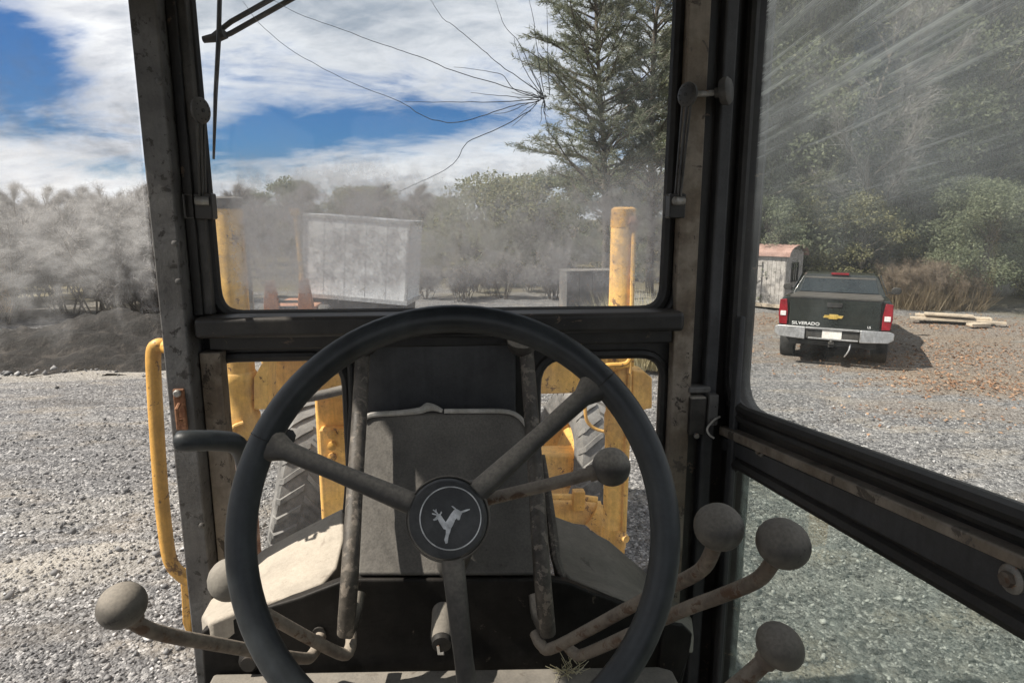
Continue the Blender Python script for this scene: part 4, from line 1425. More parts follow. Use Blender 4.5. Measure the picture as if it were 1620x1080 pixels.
# ------------------------------------------------------------------ pickup truck
M_tpaint = paint('dark green black car paint', (0.012, 0.016, 0.0155), (0.018, 0.023, 0.022), 2, 0.14, dust=0.08, dustcol=(0.20, 0.18, 0.15), up=0.3, bump=0, spec=0.6)
M_tglass = paint('tinted rear glass', (0.012, 0.016, 0.018), (0.02, 0.026, 0.028), 2, 0.06, bump=0, spec=0.7)
M_chrome = paint('dusty chrome', (0.68, 0.68, 0.68), (0.52, 0.52, 0.52), 6, 0.25, metal=0.85, dust=0.35, dustcol=(0.33, 0.31, 0.28), bump=0)
M_tblack = paint('black plastic', (0.015, 0.015, 0.015), (0.025, 0.025, 0.025), 6, 0.55, dust=0.2, bump=0)
M_tred = paint('red lamp lens', (0.24, 0.012, 0.02), (0.17, 0.008, 0.014), 8, 0.15, bump=0, spec=0.6)
M_tlens = paint('clear lamp lens', (0.70, 0.66, 0.64), (0.6, 0.56, 0.55), 8, 0.2, bump=0)
M_gold = paint('gold badge', (0.62, 0.42, 0.10), (0.70, 0.50, 0.16), 8, 0.3, metal=0.5, bump=0)
M_plate = paint('licence plate', (0.72, 0.70, 0.66), (0.66, 0.62, 0.58), 12, 0.5, bump=0)
M_letter = paint('silver lettering', (0.85, 0.85, 0.84), (0.75, 0.75, 0.74), 20, 0.4, bump=0, grime=0)
M_road = paint('road tyre', (0.018, 0.018, 0.018), (0.03, 0.03, 0.03), 8, 0.8, dust=0.4, dustcol=(0.16, 0.15, 0.13))

tb = gp(1333, 11.75); tb.z = -0.155
truck = empty('pickup_truck', tb, -azim(1325) - 0.03, math.radians(-3.4))
tag(truck, 'dark green pickup truck parked on the gravel with its tailgate towards the cab', 'pickup truck')
TB = MB()


def sec(y, hw, z0, z1, tum=0.05, r=0.06):
    """closed body section seen from behind"""
    return [Vector(q) for q in ((-hw + tum * 1.2, y, z0), (hw - tum * 1.2, y, z0), (hw - 0.01, y, z0 + 0.14), (hw, y, z0 + (z1 - z0) * 0.55), (hw - tum * 0.5, y, z1 - r), (hw - tum - r * 0.4, y, z1),
                                 (-hw + tum + r * 0.4, y, z1), (-hw + tum * 0.5, y, z1 - r), (-hw, y, z0 + (z1 - z0) * 0.55), (-hw + 0.01, y, z0 + 0.14))]


TB.loft([sec(0.16, 0.93, 0.60, 1.27), sec(0.20, 0.965, 0.55, 1.285), sec(1.2, 0.985, 0.50, 1.29), sec(2.05, 0.985, 0.46, 1.29), sec(2.3, 0.985, 0.46, 1.27), sec(4.1, 0.985, 0.46, 1.24), sec(4.5, 0.98, 0.46, 1.22), sec(5.45, 0.95, 0.5, 1.10), sec(5.7, 0.86, 0.56, 0.98)])
TB.build('body', M_tpaint, truck, 0.01, True, 2, 30)


def gsec(y, hwb, hwt, zb, zt):
    return [Vector(q) for q in ((-hwb, y, zb), (hwb, y, zb), (hwb, y + 0.001, zb + 0.02), (hwt + 0.02, y, zt - 0.06), (hwt - 0.05, y, zt), (-hwt + 0.05, y, zt), (-hwt - 0.02, y, zt - 0.06), (-hwb, y + 0.001, zb + 0.02))]


MB().loft([[v + Vector((0, (v.z - 1.24) * 0.42, 0)) for v in gsec(2.06, 0.90, 0.70, 1.24, 1.70)], gsec(2.6, 0.91, 0.72, 1.24, 1.74), gsec(3.2, 0.91, 0.72, 1.23, 1.74),
           [v + Vector((0, -(v.z - 1.22) * 1.5, 0)) for v in gsec(4.35, 0.90, 0.68, 1.22, 1.72)]]).build('cab_shell', M_tpaint, truck, 0.012, True, 2, 30)
rw = [Vector((x, 2.035 + (z - 1.24) * 0.42, z)) for x, z in ((-0.76, 1.32), (0.76, 1.32), (0.675, 1.635), (-0.675, 1.635))]
rwo = MB().prism(rw, (0, 0.02, 0.0)).build('rear_window', M_tglass, truck, 0.008)
fr_ = [Vector((x, 2.028 + (z - 1.24) * 0.42, z)) for x, z in ((-0.685, 1.61), (0.685, 1.61), (0.672, 1.645), (-0.672, 1.645))]
MB().prism(fr_, (0, 0.012, 0)).build('window_trim', M_tblack, rwo)
for sx_ in (-1, 1):
    q = [Vector((sx_ * x, y, z)) for x, y, z in ((0.915, 2.35, 1.30), (0.915, 3.9, 1.29), (0.765, 3.25, 1.70), (0.765, 2.62, 1.71))]
    MB().prism(q, (sx_ * 0.012, 0, 0.004)).build('side_window', M_tglass, truck)
MB().box((-0.17, 2.20, 1.69), (0.17, 2.27, 1.735)).build('brake_light', M_tred, truck, 0.006)
MB().box((-0.80, 0.20, 1.288), (0.80, 2.02, 1.312)).build('bed_cover', M_tblack, truck, 0.01)
tg = MB()
tg.box((-0.775, 0.105, 0.66), (0.775, 0.165, 1.275))
tgo = tg.build('tailgate', M_tpaint, truck, 0.022, True, 3)
MB().box((-0.78, 0.095, 1.262), (0.78, 0.17, 1.300)).build('tailgate_cap', M_tblack, tgo, 0.008)
MB().box((-0.13, 0.092, 1.12), (0.13, 0.1045, 1.20)).build('tailgate_handle', M_tblack, tgo, 0.004)
MB().box((-0.74, 0.099, 0.80), (0.74, 0.1045, 1.085)).build('tailgate_recess', M_tpaint, tgo, 0.003)
bow = [(-0.155, 0.968), (-0.075, 0.968), (-0.075, 0.988), (0.075, 0.988), (0.075, 0.968), (0.165, 0.968), (0.140, 0.918), (0.065, 0.918), (0.065, 0.898), (-0.085, 0.898), (-0.085, 0.918), (-0.180, 0.918)]
MB().prism([Vector((x, 0.0985, z)) for x, z in bow], (0, -0.014, 0)).build('badge', M_gold, tgo, 0.003)
T_M = Matrix(((1, 0, 0, 0), (0, 0, -1, 0), (0, 1, 0, 0), (0, 0, 0, 1)))
text_mesh('lettering', 'SILVERADO', 0.085, Matrix.Translation((-0.47, 0.098, 0.785)) @ T_M @ Matrix.Diagonal((1.12, 1, 1, 1)), M_letter, tgo)
text_mesh('lettering', 'LS', 0.06, Matrix.Translation((0.60, 0.098, 0.785)) @ T_M, M_letter, tgo)
for sx_ in (-1, 1):
    l_ = [(0.80, 0.74), (0.94, 0.75), (0.965, 0.95), (0.955, 1.22), (0.83, 1.235), (0.80, 1.0)]
    lo = MB().prism([Vector((sx_ * x, 0.10, z)) for x, z in l_], (0, 0.10, 0)).build('tail_light', M_tred, truck, 0.015)
    MB().box((min(sx_ * 0.83, sx_ * 0.93), 0.088, 0.915), (max(sx_ * 0.83, sx_ * 0.93), 0.0995, 1.005)).build('reverse_lens', M_tlens, lo, 0.004)
    # bumper ends
    b_ = [(0.46, 0.50), (0.92, 0.53), (1.01, 0.58), (1.01, 0.70), (0.93, 0.735), (0.46, 0.735)]
    MB().prism([Vector((sx_ * x, -0.06 + max(0, x - 0.9) * 0.7, z)) for x, z in b_], (0, 0.10, 0)).build('bumper_end', M_chrome, truck, 0.018, True, 3)
    MB().cbox((sx_ * 1.03, 3.72, 1.31), (0.09, 0.05, 0.04)).build('mirror_arm', M_tblack, truck, 0.005)
    mi = [(1.05, 1.26), (1.21, 1.27), (1.25, 1.33), (1.23, 1.41), (1.10, 1.43), (1.05, 1.38)]
    MB().prism([Vector((sx_ * x, 3.66, z)) for x, z in mi], (0, 0.10, 0)).build('mirror', M_tblack, truck, 0.015)
    for wy in (1.12, 4.68):
        whl = empty('wheel', (sx_ * 0.83, wy, 0.395)); whl.parent = truck
        R_, W_ = 0.395, 0.27
        MB().lathe([(R_ * 0.6, -W_ / 2 + 0.02), (R_ * 0.82, -W_ / 2), (R_ * 0.94, -W_ * 0.46), (R_ * 0.99, -W_ * 0.36), (R_, 0), (R_ * 0.99, W_ * 0.36), (R_ * 0.94, W_ * 0.46), (R_ * 0.82, W_ / 2), (R_ * 0.6, W_ / 2 - 0.02)], (0, 0, 0), (1, 0, 0), 40, False).build('tyre', M_road, whl)
        MB().lathe([(R_ * 0.15, sx_ * W_ * 0.36), (R_ * 0.55, sx_ * W_ * 0.30), (R_ * 0.62, sx_ * W_ * 0.45), (R_ * 0.62, -sx_ * W_ * 0.4)], (0, 0, 0), (1, 0, 0), 30).build('rim', M_chrome, whl)
MB().box((-0.455, -0.03, 0.52), (0.455, 0.05, 0.70)).build('bumper_step', M_tblack, truck, 0.01)
bt = MB().box((-0.455, -0.065, 0.702), (0.455, 0.04, 0.735)).build('bumper_tread', M_chrome, truck, 0.006)
MB().box((-0.40, -0.055, 0.515), (0.44, 0.02, 0.545)).build('bumper_lip', M_chrome, truck, 0.008)
MB().box((-0.165, -0.042, 0.545), (0.165, -0.032, 0.695)).build('licence_plate', M_plate, truck, 0.003)
hb = MB()
hb.box((-0.05, -0.06, 0.38), (0.05, 0.3, 0.48))
hb.box((-0.55, 0.05, 0.40), (0.55, 0.14, 0.48))
hb.lathe([(0.03, 0), (0.034, 0.02), (0.02, 0.05)], (0, -0.10, 0.47), (0, 0, 1), 12)
hb.box((-0.05, -0.14, 0.44), (0.05, -0.05, 0.47))
hb.build('tow_hitch', M_tblack, truck, 0.006)
MB().tube([Vector((0.32, 0.02, 0.46)), Vector((0.31, -0.02, 0.36)), Vector((0.27, -0.02, 0.27)), Vector((0.24, 0.0, 0.22))], 0.014, 6, 3).build('safety_chain', M_chrome, truck)
un = MB()
un.box((-0.75, 0.3, 0.36), (0.75, 5.3, 0.55))
un.lathe([(0.07, -0.75), (0.07, -0.14), (0.16, -0.08), (0.16, 0.08), (0.07, 0.14), (0.07, 0.75)], (0, 1.12, 0.38), (1, 0, 0), 14)
un.build('underbody', M_tblack, truck, 0.01)

# ------------------------------------------------------------------ vegetation generators
def seg_tubes(S, k=4):
    """S: list of (p0, p1, r0, r1) -> verts, quads"""
    p0 = np.array([s[0] for s in S], float); p1 = np.array([s[1] for s in S], float)
    r0 = np.array([s[2] for s in S], float); r1 = np.array([s[3] for s in S], float)
    d = p1 - p0
    d /= np.maximum(np.linalg.norm(d, axis=1, keepdims=True), 1e-9)
    ref = np.where(np.abs(d[:, 2:3]) < 0.9, [[0, 0, 1.0]], [[1.0, 0, 0]])
    u = np.cross(d, ref); u /= np.linalg.norm(u, axis=1, keepdims=True)
    v = np.cross(d, u)
    a = np.arange(k) * 2 * np.pi / k
    ringd = u[:, None] * np.cos(a)[None, :, None] + v[:, None] * np.sin(a)[None, :, None]
    A = p0[:, None] + ringd * r0[:, None, None]
    B = p1[:, None] + ringd * r1[:, None, None]
    V = np.concatenate([A, B], 1).reshape(-1, 3)
    j = np.arange(k)
    q = np.stack([j, (j + 1) % k, k + (j + 1) % k, k + j], -1)
    Fq = (q[None] + (np.arange(len(S)) * 2 * k)[:, None, None]).reshape(-1, 4)
    return V, Fq


def needles(P, D, L, Wd, spread, rng):
    """one thin triangle per point: base at P, pointing along D + spread"""
    n = len(P)
    d = D + rng.normal(0, spread, (n, 3))
    d /= np.linalg.norm(d, axis=1, keepdims=True)
    s = np.cross(d, rng.normal(0, 1, (n, 3)))
    s /= np.maximum(np.linalg.norm(s, axis=1, keepdims=True), 1e-6)
    l = L * rng.uniform(0.6, 1.3, (n, 1))
    w_ = Wd * rng.uniform(0.7, 1.3, (n, 1))
    V = np.stack([P + s * w_, P - s * w_, P + d * l], 1).reshape(-1, 3)
    return V, np.arange(3 * n).reshape(-1, 3)


def leaves(P, size, rng, flat=0.0):
    n = len(P)
    a = rng.normal(0, 1, (n, 3)); a[:, 2] *= (1 - flat)
    a /= np.linalg.norm(a, axis=1, keepdims=True)
    b = np.cross(a, rng.normal(0, 1, (n, 3))); b /= np.maximum(np.linalg.norm(b, axis=1, keepdims=True), 1e-6)
    s = size * rng.uniform(0.55, 1.3, (n, 1))
    V = np.stack([P - a * s, P + b * s * 0.45, P + a * s, P - b * s * 0.45], 1).reshape(-1, 3)
    return V, np.arange(4 * n).reshape(-1, 4)


def limb(p, d, L, r, n, rng, wob, lift):
    out = []
    q = np.array(p, float); d = np.array(d, float)
    for i in range(n):
        d = d + rng.normal(0, wob, 3) + np.array([0, 0, lift])
        d /= np.linalg.norm(d)
        q2 = q + d * L / n
        out.append((q, q2, r * (1 - i / n * 0.8), r * (1 - (i + 1) / n * 0.8)))
        q = q2
    return out


def unit(a, z):
    v = np.array([math.cos(a), math.sin(a), z]); return v / np.linalg.norm(v)


M_bark = paint('grey brown bark', (0.075, 0.062, 0.05), (0.14, 0.122, 0.10), 6, 0.9, bump=0.6, bscale=25)
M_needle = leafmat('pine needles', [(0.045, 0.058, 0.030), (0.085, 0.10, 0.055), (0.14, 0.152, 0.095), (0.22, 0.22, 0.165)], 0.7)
M_needlel = leafmat('sunlit pine needles', [(0.07, 0.086, 0.052), (0.125, 0.142, 0.092), (0.20, 0.212, 0.15), (0.30, 0.305, 0.25)], 0.7, 0.35)  # lighter copy of the needles with sunlight put into the colour
M_leafd = leafmat('dark evergreen leaves', [(0.085, 0.105, 0.062), (0.165, 0.19, 0.115), (0.26, 0.28, 0.185)], 0.5, 0.5)
M_leafo = leafmat('olive leaves', [(0.13, 0.142, 0.082), (0.225, 0.235, 0.14), (0.33, 0.325, 0.205)], 0.5, 0.5)
M_leafy = leafmat('yellow green leaves', [(0.085, 0.086, 0.04), (0.15, 0.148, 0.07), (0.23, 0.22, 0.12)], 0.5)
M_twig = leafmat('grey twigs', [(0.14, 0.13, 0.12), (0.27, 0.255, 0.24), (0.42, 0.405, 0.385)], 0.6, 0.05)
M_dry = leafmat('dry grass', [(0.10, 0.07, 0.042), (0.19, 0.145, 0.09), (0.31, 0.255, 0.175)], 0.8, 0.2)
M_straw = leafmat('pale straw', [(0.40, 0.34, 0.20), (0.58, 0.52, 0.33), (0.72, 0.68, 0.5)], 2, 0.2)


def pine(name, seed, h, r, base, nl=70, dens=1.0, crown_mat=M_needle, lim=0.30, rise=0.0):
    rng = np.random.default_rng(seed)
    root = empty(name)
    S = limb((0, 0, -0.1), (0.02, 0.0, 1), h, r, 14, rng, 0.025, 0.05)
    top = [s[0] for s in S] + [S[-1][1]]
    zt_ = np.array([p[2] for p in top])
    wood = list(S)
    NP, ND = [], []
    for i in range(nl):
        f = base + (1 - base) * ((i + rng.uniform(0, 1)) / nl) ** 0.9
        z = f * h
        pt = np.array([np.interp(z, zt_, [p[k] for p in top]) for k in range(3)])
        prof = (1 - f) ** 0.62 * (0.75 + 0.5 * min(1, (f - base) / 0.15)) if f < 0.98 else 0.12
        L = h * lim * prof * rng.uniform(0.55, 1.25) + 0.25
        a = i * 2.399 + rng.uniform(-0.5, 0.5)
        li = limb(pt, unit(a, rng.uniform(-0.05, 0.35) + 0.5 * f + rise), L, 0.012 + 0.012 * L, 6, rng, 0.13, 0.035)
        wood += li
        for j, s in enumerate(li[1:]):
            for _ in range(int(3 + 2 * rng.uniform())):
                aa = math.atan2(s[1][1] - s[0][1], s[1][0] - s[0][0]) + rng.choice([-1, 1]) * rng.uniform(0.35, 1.1)
                tl = L * rng.uniform(0.14, 0.32) * (1.15 - 0.12 * j)
                p_ = s[0] + (s[1] - s[0]) * rng.uniform()
                tw = limb(p_, unit(aa, rng.uniform(-0.05, 0.35)), tl, 0.008, 2, rng, 0.15, 0.06)
                wood += tw
                for q in tw:
                    m_ = int(max(6, 22 * dens * np.linalg.norm(q[1] - q[0]) / 0.3))
                    u_ = rng.uniform(0, 1, (m_, 1))
                    NP.append(q[0] + (q[1] - q[0]) * u_ + rng.normal(0, 0.035, (m_, 3)))
                    ND.append(np.repeat((q[1] - q[0])[None] / max(np.linalg.norm(q[1] - q[0]), 1e-6), m_, 0))
    V, Fq = seg_tubes(wood, 5)
    raw('trunk', V, Fq, M_bark, root, True)
    NP = np.concatenate(NP); ND = np.concatenate(ND)
    V, Ft = needles(NP, ND, 0.16, 0.011, 0.55, rng)
    raw('crown', V, Ft, crown_mat, root)
    return root


def leafy(name, seed, h, r, crown_r, base, mat, n=9000, size=0.10, clumps=46, trunk=True):
    rng = np.random.default_rng(seed)
    root = empty(name)
    wood = limb((0, 0, -0.1), (0, 0, 1), h * 0.85, r, 9, rng, 0.07, 0.04)
    C_, R_ = [], []
    for i in range(clumps):
        f = base + (1 - base) * rng.uniform(0, 1) ** 0.85
        pr = math.sqrt(max(0.02, 1 - ((f - (base + (1 - base) * 0.4)) / ((1 - base) * 0.62)) ** 2))
        a = rng.uniform(0, 6.28)
        rr_ = crown_r * pr * rng.uniform(0.35, 1.05)
        c = np.array([math.cos(a) * rr_, math.sin(a) * rr_, f * h])
        C_.append(c); R_.append(crown_r * rng.uniform(0.16, 0.36))
        st = np.array([0, 0, max(base * 0.6, f - 0.25) * h])
        d = c - st
        wood += limb(st, d / np.linalg.norm(d), np.linalg.norm(d), 0.02 + r * 0.15, 4, rng, 0.10, 0.0)
    C_ = np.array(C_); R_ = np.array(R_)
    pick = rng.choice(clumps, n, p=R_ ** 2 / (R_ ** 2).sum())
    q = rng.normal(0, 1, (n, 3)); q /= np.linalg.norm(q, axis=1, keepdims=True)
    q *= rng.uniform(0.35, 1.08, (n, 1)) ** 0.6
    q[:, 2] *= 0.62
    P = C_[pick] + q * R_[pick][:, None] + rng.normal(0, 0.06, (n, 3))
    P[:, 2] = np.maximum(P[:, 2], 0.05)
    V, Fq = seg_tubes(wood, 5)
    raw('trunk', V, Fq, M_bark, root, True)
    V, Fq = leaves(P, size, rng)
    raw('crown', V, Fq, mat, root)
    return root


def bare(name, seed, h, stems, spread, mat=M_twig, twigs=2600, tl=0.45, trunk_r=0.05):
    rng = np.random.default_rng(seed)
    root = empty(name)
    wood = []
    ends = []
    for s in range(stems):
        a = rng.uniform(0, 6.28)
        o = np.array([math.cos(a), math.sin(a), 0]) * rng.uniform(0, spread * 0.25)
        st = limb(o - [0, 0, 0.05], unit(a, rng.uniform(1.2, 5) if stems > 1 else 9), h * rng.uniform(0.6, 1.0), trunk_r, 7, rng, 0.10, 0.03)
        wood += st
        for j in range(2 if stems > 1 else 2, 7):
            for _ in range(3 if stems == 1 else 2):
                a2 = rng.uniform(0, 6.28)
                L = h * rng.uniform(0.18, 0.36) * (1.15 - j * 0.08)
                b_ = limb(st[j][0], unit(a2, rng.uniform(0.3, 1.5)), L, trunk_r * 0.35, 4, rng, 0.16, 0.05)
                wood += b_
                for q in b_[1:]:
                    ends.append((q[0], q[1]))
    V, Fq = seg_tubes(wood, 4)
    raw('trunk', V, Fq, M_bark, root, True)
    k = rng.integers(0, len(ends), twigs)
    A = np.array([e[0] for e in ends])[k]; B = np.array([e[1] for e in ends])[k]
    P = A + (B - A) * rng.uniform(0, 1, (twigs, 1))
    D = (B - A); D /= np.linalg.norm(D, axis=1, keepdims=True)
    V1, F1 = needles(P, D + [0, 0, 0.25], tl, 0.0045, 0.5, rng)
    P2 = P + D * tl * 0.4 + rng.normal(0, tl * 0.25, (twigs, 3))
    V2, F2 = needles(P2, D + [0, 0, 0.2], tl * 0.7, 0.0035, 0.8, rng)
    raw('crown', np.concatenate([V1, V2]), np.concatenate([F1, F2 + len(V1)]), mat, root)
    return root


PLACED = {}


def place(proto, px_, d, label, cat, group=None, sc=1.0, rz=None, zs=1.0, z=0.0):
    o = proto if proto.name not in PLACED else copy_tree(proto)
    PLACED[proto.name] = 1
    p = gp(px_, d)
    o.location = (p.x, p.y, z)
    o.rotation_euler = (0, 0, random.uniform(0, 6.28) if rz is None else rz)
    o.scale = (sc, sc, sc * zs)
    if 'group' in o: del o['group']
    tag(o, label, cat, group)
    return o


# the pair of tall pines ahead on the right
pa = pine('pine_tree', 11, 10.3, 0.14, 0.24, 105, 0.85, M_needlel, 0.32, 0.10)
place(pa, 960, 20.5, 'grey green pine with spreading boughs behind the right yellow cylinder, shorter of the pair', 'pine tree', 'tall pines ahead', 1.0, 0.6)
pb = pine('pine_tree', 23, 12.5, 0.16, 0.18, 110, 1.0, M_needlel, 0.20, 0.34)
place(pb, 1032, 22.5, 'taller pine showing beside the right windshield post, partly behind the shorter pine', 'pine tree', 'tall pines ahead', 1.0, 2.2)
# rounded evergreen in the middle distance
ev = leafy('evergreen_tree', 31, 4.9, 0.16, 3.9, 0.02, M_leafo, 15000, 0.11, 70)
place(ev, 780, 27, 'broad rounded olive green tree behind the yard in the middle of the windshield', 'tree', None, 0.80, 0.3)
ev2 = leafy('evergreen_tree', 37, 5.4, 0.14, 2.4, 0.05, M_leafd, 9000, 0.10, 50)
place(ev2, 452, 46, 'small dark evergreen rising above the white trailer', 'tree', None, 0.95)
place(ev2, 880, 33, 'dark bushy evergreen at the left foot of the tall pines', 'tree', None, 0.62)
for q_, d_ in ((905, 44), (960, 40), (1005, 46), (860, 48)):
    place(ev2, q_, d_, 'hazy distant evergreen beyond the bare growth', 'tree', 'distant evergreens', random.uniform(0.85, 1.1))
place(ev2, 1010, 27, 'dark bushy evergreen behind the right yellow cylinder', 'tree', None, 0.68)

# bare grey thicket: far left, and behind the trailer
B1 = bare('bare_shrub', 41, 3.2, 9, 1.6, M_twig, 9500, 0.30, 0.028)
B2 = bare('bare_shrub', 43, 2.4, 11, 1.8, M_twig, 9500, 0.27, 0.022)
B3 = bare('bare_tree', 47, 5.6, 1, 1, M_twig, 9000, 0.42, 0.085)
LB = 'leafless grey shrub in the thicket beyond the earth bank'
LT = 'leafless grey tree rising from the thicket beyond the earth bank'
for i in range(74):
    px_ = random.uniform(-260, 262)
    d = random.uniform(15.5, 30)
    pr = random.choice([B1, B2, B1, B3 if d > 20 else B1])
    place(pr, px_, d, ((LT if pr is B3 else LB if pr is B1 else LB.replace('leafless grey', 'low dense leafless')) + (', nearest its foot' if d < 20 else ', deep behind it' if d > 25 else '')), 'tree' if pr is B3 else 'shrub', 'bare thicket on the left', random.uniform(0.8, 1.15) * (0.72 if pr is B3 else 0.95) * (0.8 + d / 72))
for i in range(34):
    px_ = random.uniform(330, 900)
    d = random.uniform(26, 46)
    pr = random.choice([B1, B2, B3])
    place(pr, px_, d, 'leafless grey growth in the hazy row behind the yard', 'shrub' if pr is not B3 else 'tree', 'bare growth behind the yard', random.uniform(0.7, 1.05) * (0.55 + d / 90))
for i in range(9):
    px_ = random.uniform(645, 900)
    d = random.uniform(20, 23)
    place(random.choice([B1, B2]), px_, d, 'leafless scrub at the far edge of the yard ahead', 'shrub', 'scrub ahead', random.uniform(0.4, 0.62))
for i in range(10):
    place(random.choice([ev2, ev]), random.uniform(330, 700), random.uniform(50, 75), 'hazy distant evergreen beyond the bare growth', 'tree', 'distant evergreens', random.uniform(0.7, 1.1))

# wood on the right
W1 = pine('pine_tree', 53, 15, 0.20, 0.08, 90, 1.5, M_needle, 0.22)
W2 = leafy('woodland_tree', 59, 12, 0.20, 3.2, 0.08, M_leafd, 36000, 0.08, 110)
W3 = leafy('woodland_tree', 61, 13.5, 0.22, 3.0, 0.10, M_leafo, 36000, 0.08, 110)
W4 = leafy('understory_tree', 67, 4.2, 0.07, 1.7, 0.03, M_leafd, 12000, 0.055, 44)
W5 = leafy('understory_tree', 71, 3.6, 0.06, 1.6, 0.03, M_leafy, 12000, 0.052, 44)
B5 = bare('bare_shrub', 91, 2.4, 12, 1.8, leafmat('brown twigs', [(0.09, 0.068, 0.048), (0.17, 0.13, 0.095), (0.27, 0.22, 0.165)], 0.6, 0.05), 8000, 0.30, 0.02)
B4 = bare('bare_tree', 73, 12, 1, 1, M_twig, 4600, 0.7, 0.17)
rowd = [(24.5, 1110, 1760, 10), (29.0, 1080, 1800, 10), (35.0, 1050, 1850, 11)]
for (d0, pa_, pb_, n) in rowd:
    for i in range(n):
        px_ = pa_ + (pb_ - pa_) * (i + random.uniform(0.2, 0.8)) / n
        pr = random.choice([W1, W2, W3, W3, W2])
        lab = {W1: 'tall pine', W2: 'dense dark leafy tree', W3: 'olive green leafy tree'}[pr] + {24.5: ' in the front row of the wood behind the pickup', 29.0: ' in the second row of the wood behind the pickup', 35.0: ' at the back of the wood behind the pickup'}[d0]
        place(pr, px_, d0 + random.uniform(-1.5, 1.5), lab, 'tree', 'wood on the right', random.uniform(0.9, 1.15))
for i in range(20):
    px_ = 1170 + 640 * (i + random.uniform(0.1, 0.9)) / 20
    if i % 3 == 0:
        place(W5, px_, random.uniform(20.5, 23), 'yellow green understory bush at the edge of the wood', 'bush', 'bushes at the edge of the wood', random.uniform(0.6, 0.95))
    else:
        place(W4, px_, random.uniform(20, 23), 'dark green understory bush at the edge of the wood', 'bush', 'bushes at the edge of the wood', random.uniform(0.65, 1.0))
for px_, d in ((1372, 21.5), (1398, 22.5), (1345, 24)):
    place(B4, px_, d, 'bare grey tree trunk standing in front of the wood', 'tree', 'bare trunks by the wood', random.uniform(0.9, 1.1))
for i in range(16):
    place(B5, random.uniform(1415, 1570), random.uniform(18.6, 20.5), 'brown leafless brush right of the pickup', 'shrub', 'brush right of the pickup', random.uniform(0.45, 0.72))
dk = leafy('evergreen_tree', 79, 3.6, 0.10, 1.5, 0.22, M_leafd, 14000, 0.05, 44)
place(dk, 1572, 18.6, 'small dark evergreen with a short trunk behind the boards on the ground', 'tree', None, 0.95, 1.0)


def grass_clump(name, seed, n, h, r, mat):
    rng = np.random.default_rng(seed)
    a = rng.uniform(0, 6.28, n); q = r * np.sqrt(rng.uniform(0, 1, n))
    P = np.stack([np.cos(a) * q, np.sin(a) * q, np.zeros(n)], -1)
    D = np.stack([np.cos(a) * 0.3, np.sin(a) * 0.3, np.ones(n)], -1)
    V, Ft = needles(P, D, h, 0.008, 0.28, rng)
    return raw(name, V, Ft, mat)


gx = grass_clump('grass_tuft', 83, 420, 0.95, 0.9, M_dry)
first = True
for i in range(16):
    o = gx if first else gx.copy()
    if not first: COL.objects.link(o)
    first = False
    p = gp(random.uniform(1425, 1540), random.uniform(18.3, 20.2))
    o.location = (p.x, p.y, 0); o.rotation_euler = (0, 0, random.uniform(0, 6)); s_ = random.uniform(0.6, 1.05); o.scale = (s_, s_, s_)
    tag(o, 'tuft of tall dry brown grass between the pickup and the boards', 'grass tuft', 'dry grass by the boards')
db_ = grass_clump('dry_bush', 89, 2600, 1.15, 0.75, M_straw)
p = gp(1032, 11.5); db_.location = (p.x, p.y, 0)
tag(db_, 'pale straw coloured bush right of the right yellow cylinder', 'dry bush')

# ------------------------------------------------------------------ garden shed
M_shedw = paint('weathered grey boards', (0.30, 0.28, 0.26), (0.42, 0.395, 0.37), 5, 0.85, wear=0.06, wearcol=(0.16, 0.14, 0.125), bump=0.4, bscale=40)
M_shr = paint('faded red shingles', (0.27, 0.165, 0.135), (0.34, 0.22, 0.185), 5, 0.9, bump=0.4, bscale=30)
corner = gp(1249, 18.6)
shed = empty('garden_shed', corner, -azim(1249) - 0.38)
tag(shed, 'small weathered wooden shed with a rounded red shingle roof left of the pickup', 'shed')
# local: front wall runs to -x from the corner, gable end runs to +y
SWd, SDp, EH, RH = 2.6, 1.25, 1.52, 0.27
nb = 20
for i in range(nb):
    x0 = -SWd * (i + 1) / nb; x1 = -SWd * i / nb - 0.008
    ob_ = MB().box((x0, -0.012 + random.uniform(-.003, .003), 0.10), (x1, 0.012, EH)).build('plank', M_shedw, shed)
ng = 9
for i in range(ng):
    y0 = SDp * i / ng; y1 = SDp * (i + 1) / ng - 0.008
    zc = EH + RH * math.sqrt(max(0.0, 1 - ((y0 + y1) / SDp - 1) ** 2)) - 0.03
    MB().box((-0.012 + random.uniform(-.003, .003), y0, 0.10), (0.012, y1, zc)).build('plank', M_shedw, shed)
MB().box((-SWd + 0.02, 0.014, 0.0), (-0.014, SDp - 0.02, EH - 0.02)).build('shed_core', M_shedw, shed)
MB().box((-SWd - 0.04, -0.06, 0.0), (0.04, SDp + 0.04, 0.098)).build('base_beam', M_wood, shed, 0.008)
rf = empty('roof', (0, 0, 0)); rf.parent = shed
for k in range(10):
    t0, t1 = math.pi * k / 10, math.pi * (k + 1) / 10
    R1, R2 = RH + 0.03 + 0.012, RH + 0.03
    cy_ = SDp / 2; hw = SDp / 2 + 0.10
    q = []
    for (tt, rr2_, e) in ((t0, R1, 0.0), (t1, R2, 0.0)):
        q.append((cy_ - math.cos(tt) * hw, EH - 0.02 + math.sin(tt) * rr2_))
    (ya_, za_), (yb_, zb2_) = q
    P = [Vector((0.14, ya_, za_)), Vector((-SWd - 0.14, ya_, za_)), Vector((-SWd - 0.14, yb_, zb2_)), Vector((0.14, yb_, zb2_))]
    MB().prism(P, (0, 0, 0.022)).build('shingle_course', M_shr, rf)
dr = empty('door', (-1.45, -0.02, 0.1)); dr.parent = shed
for i in range(5):
    MB().box((i * 0.155, -0.02, 0.02), (i * 0.155 + 0.148, 0.0, 1.25)).build('board', M_shedw, dr)
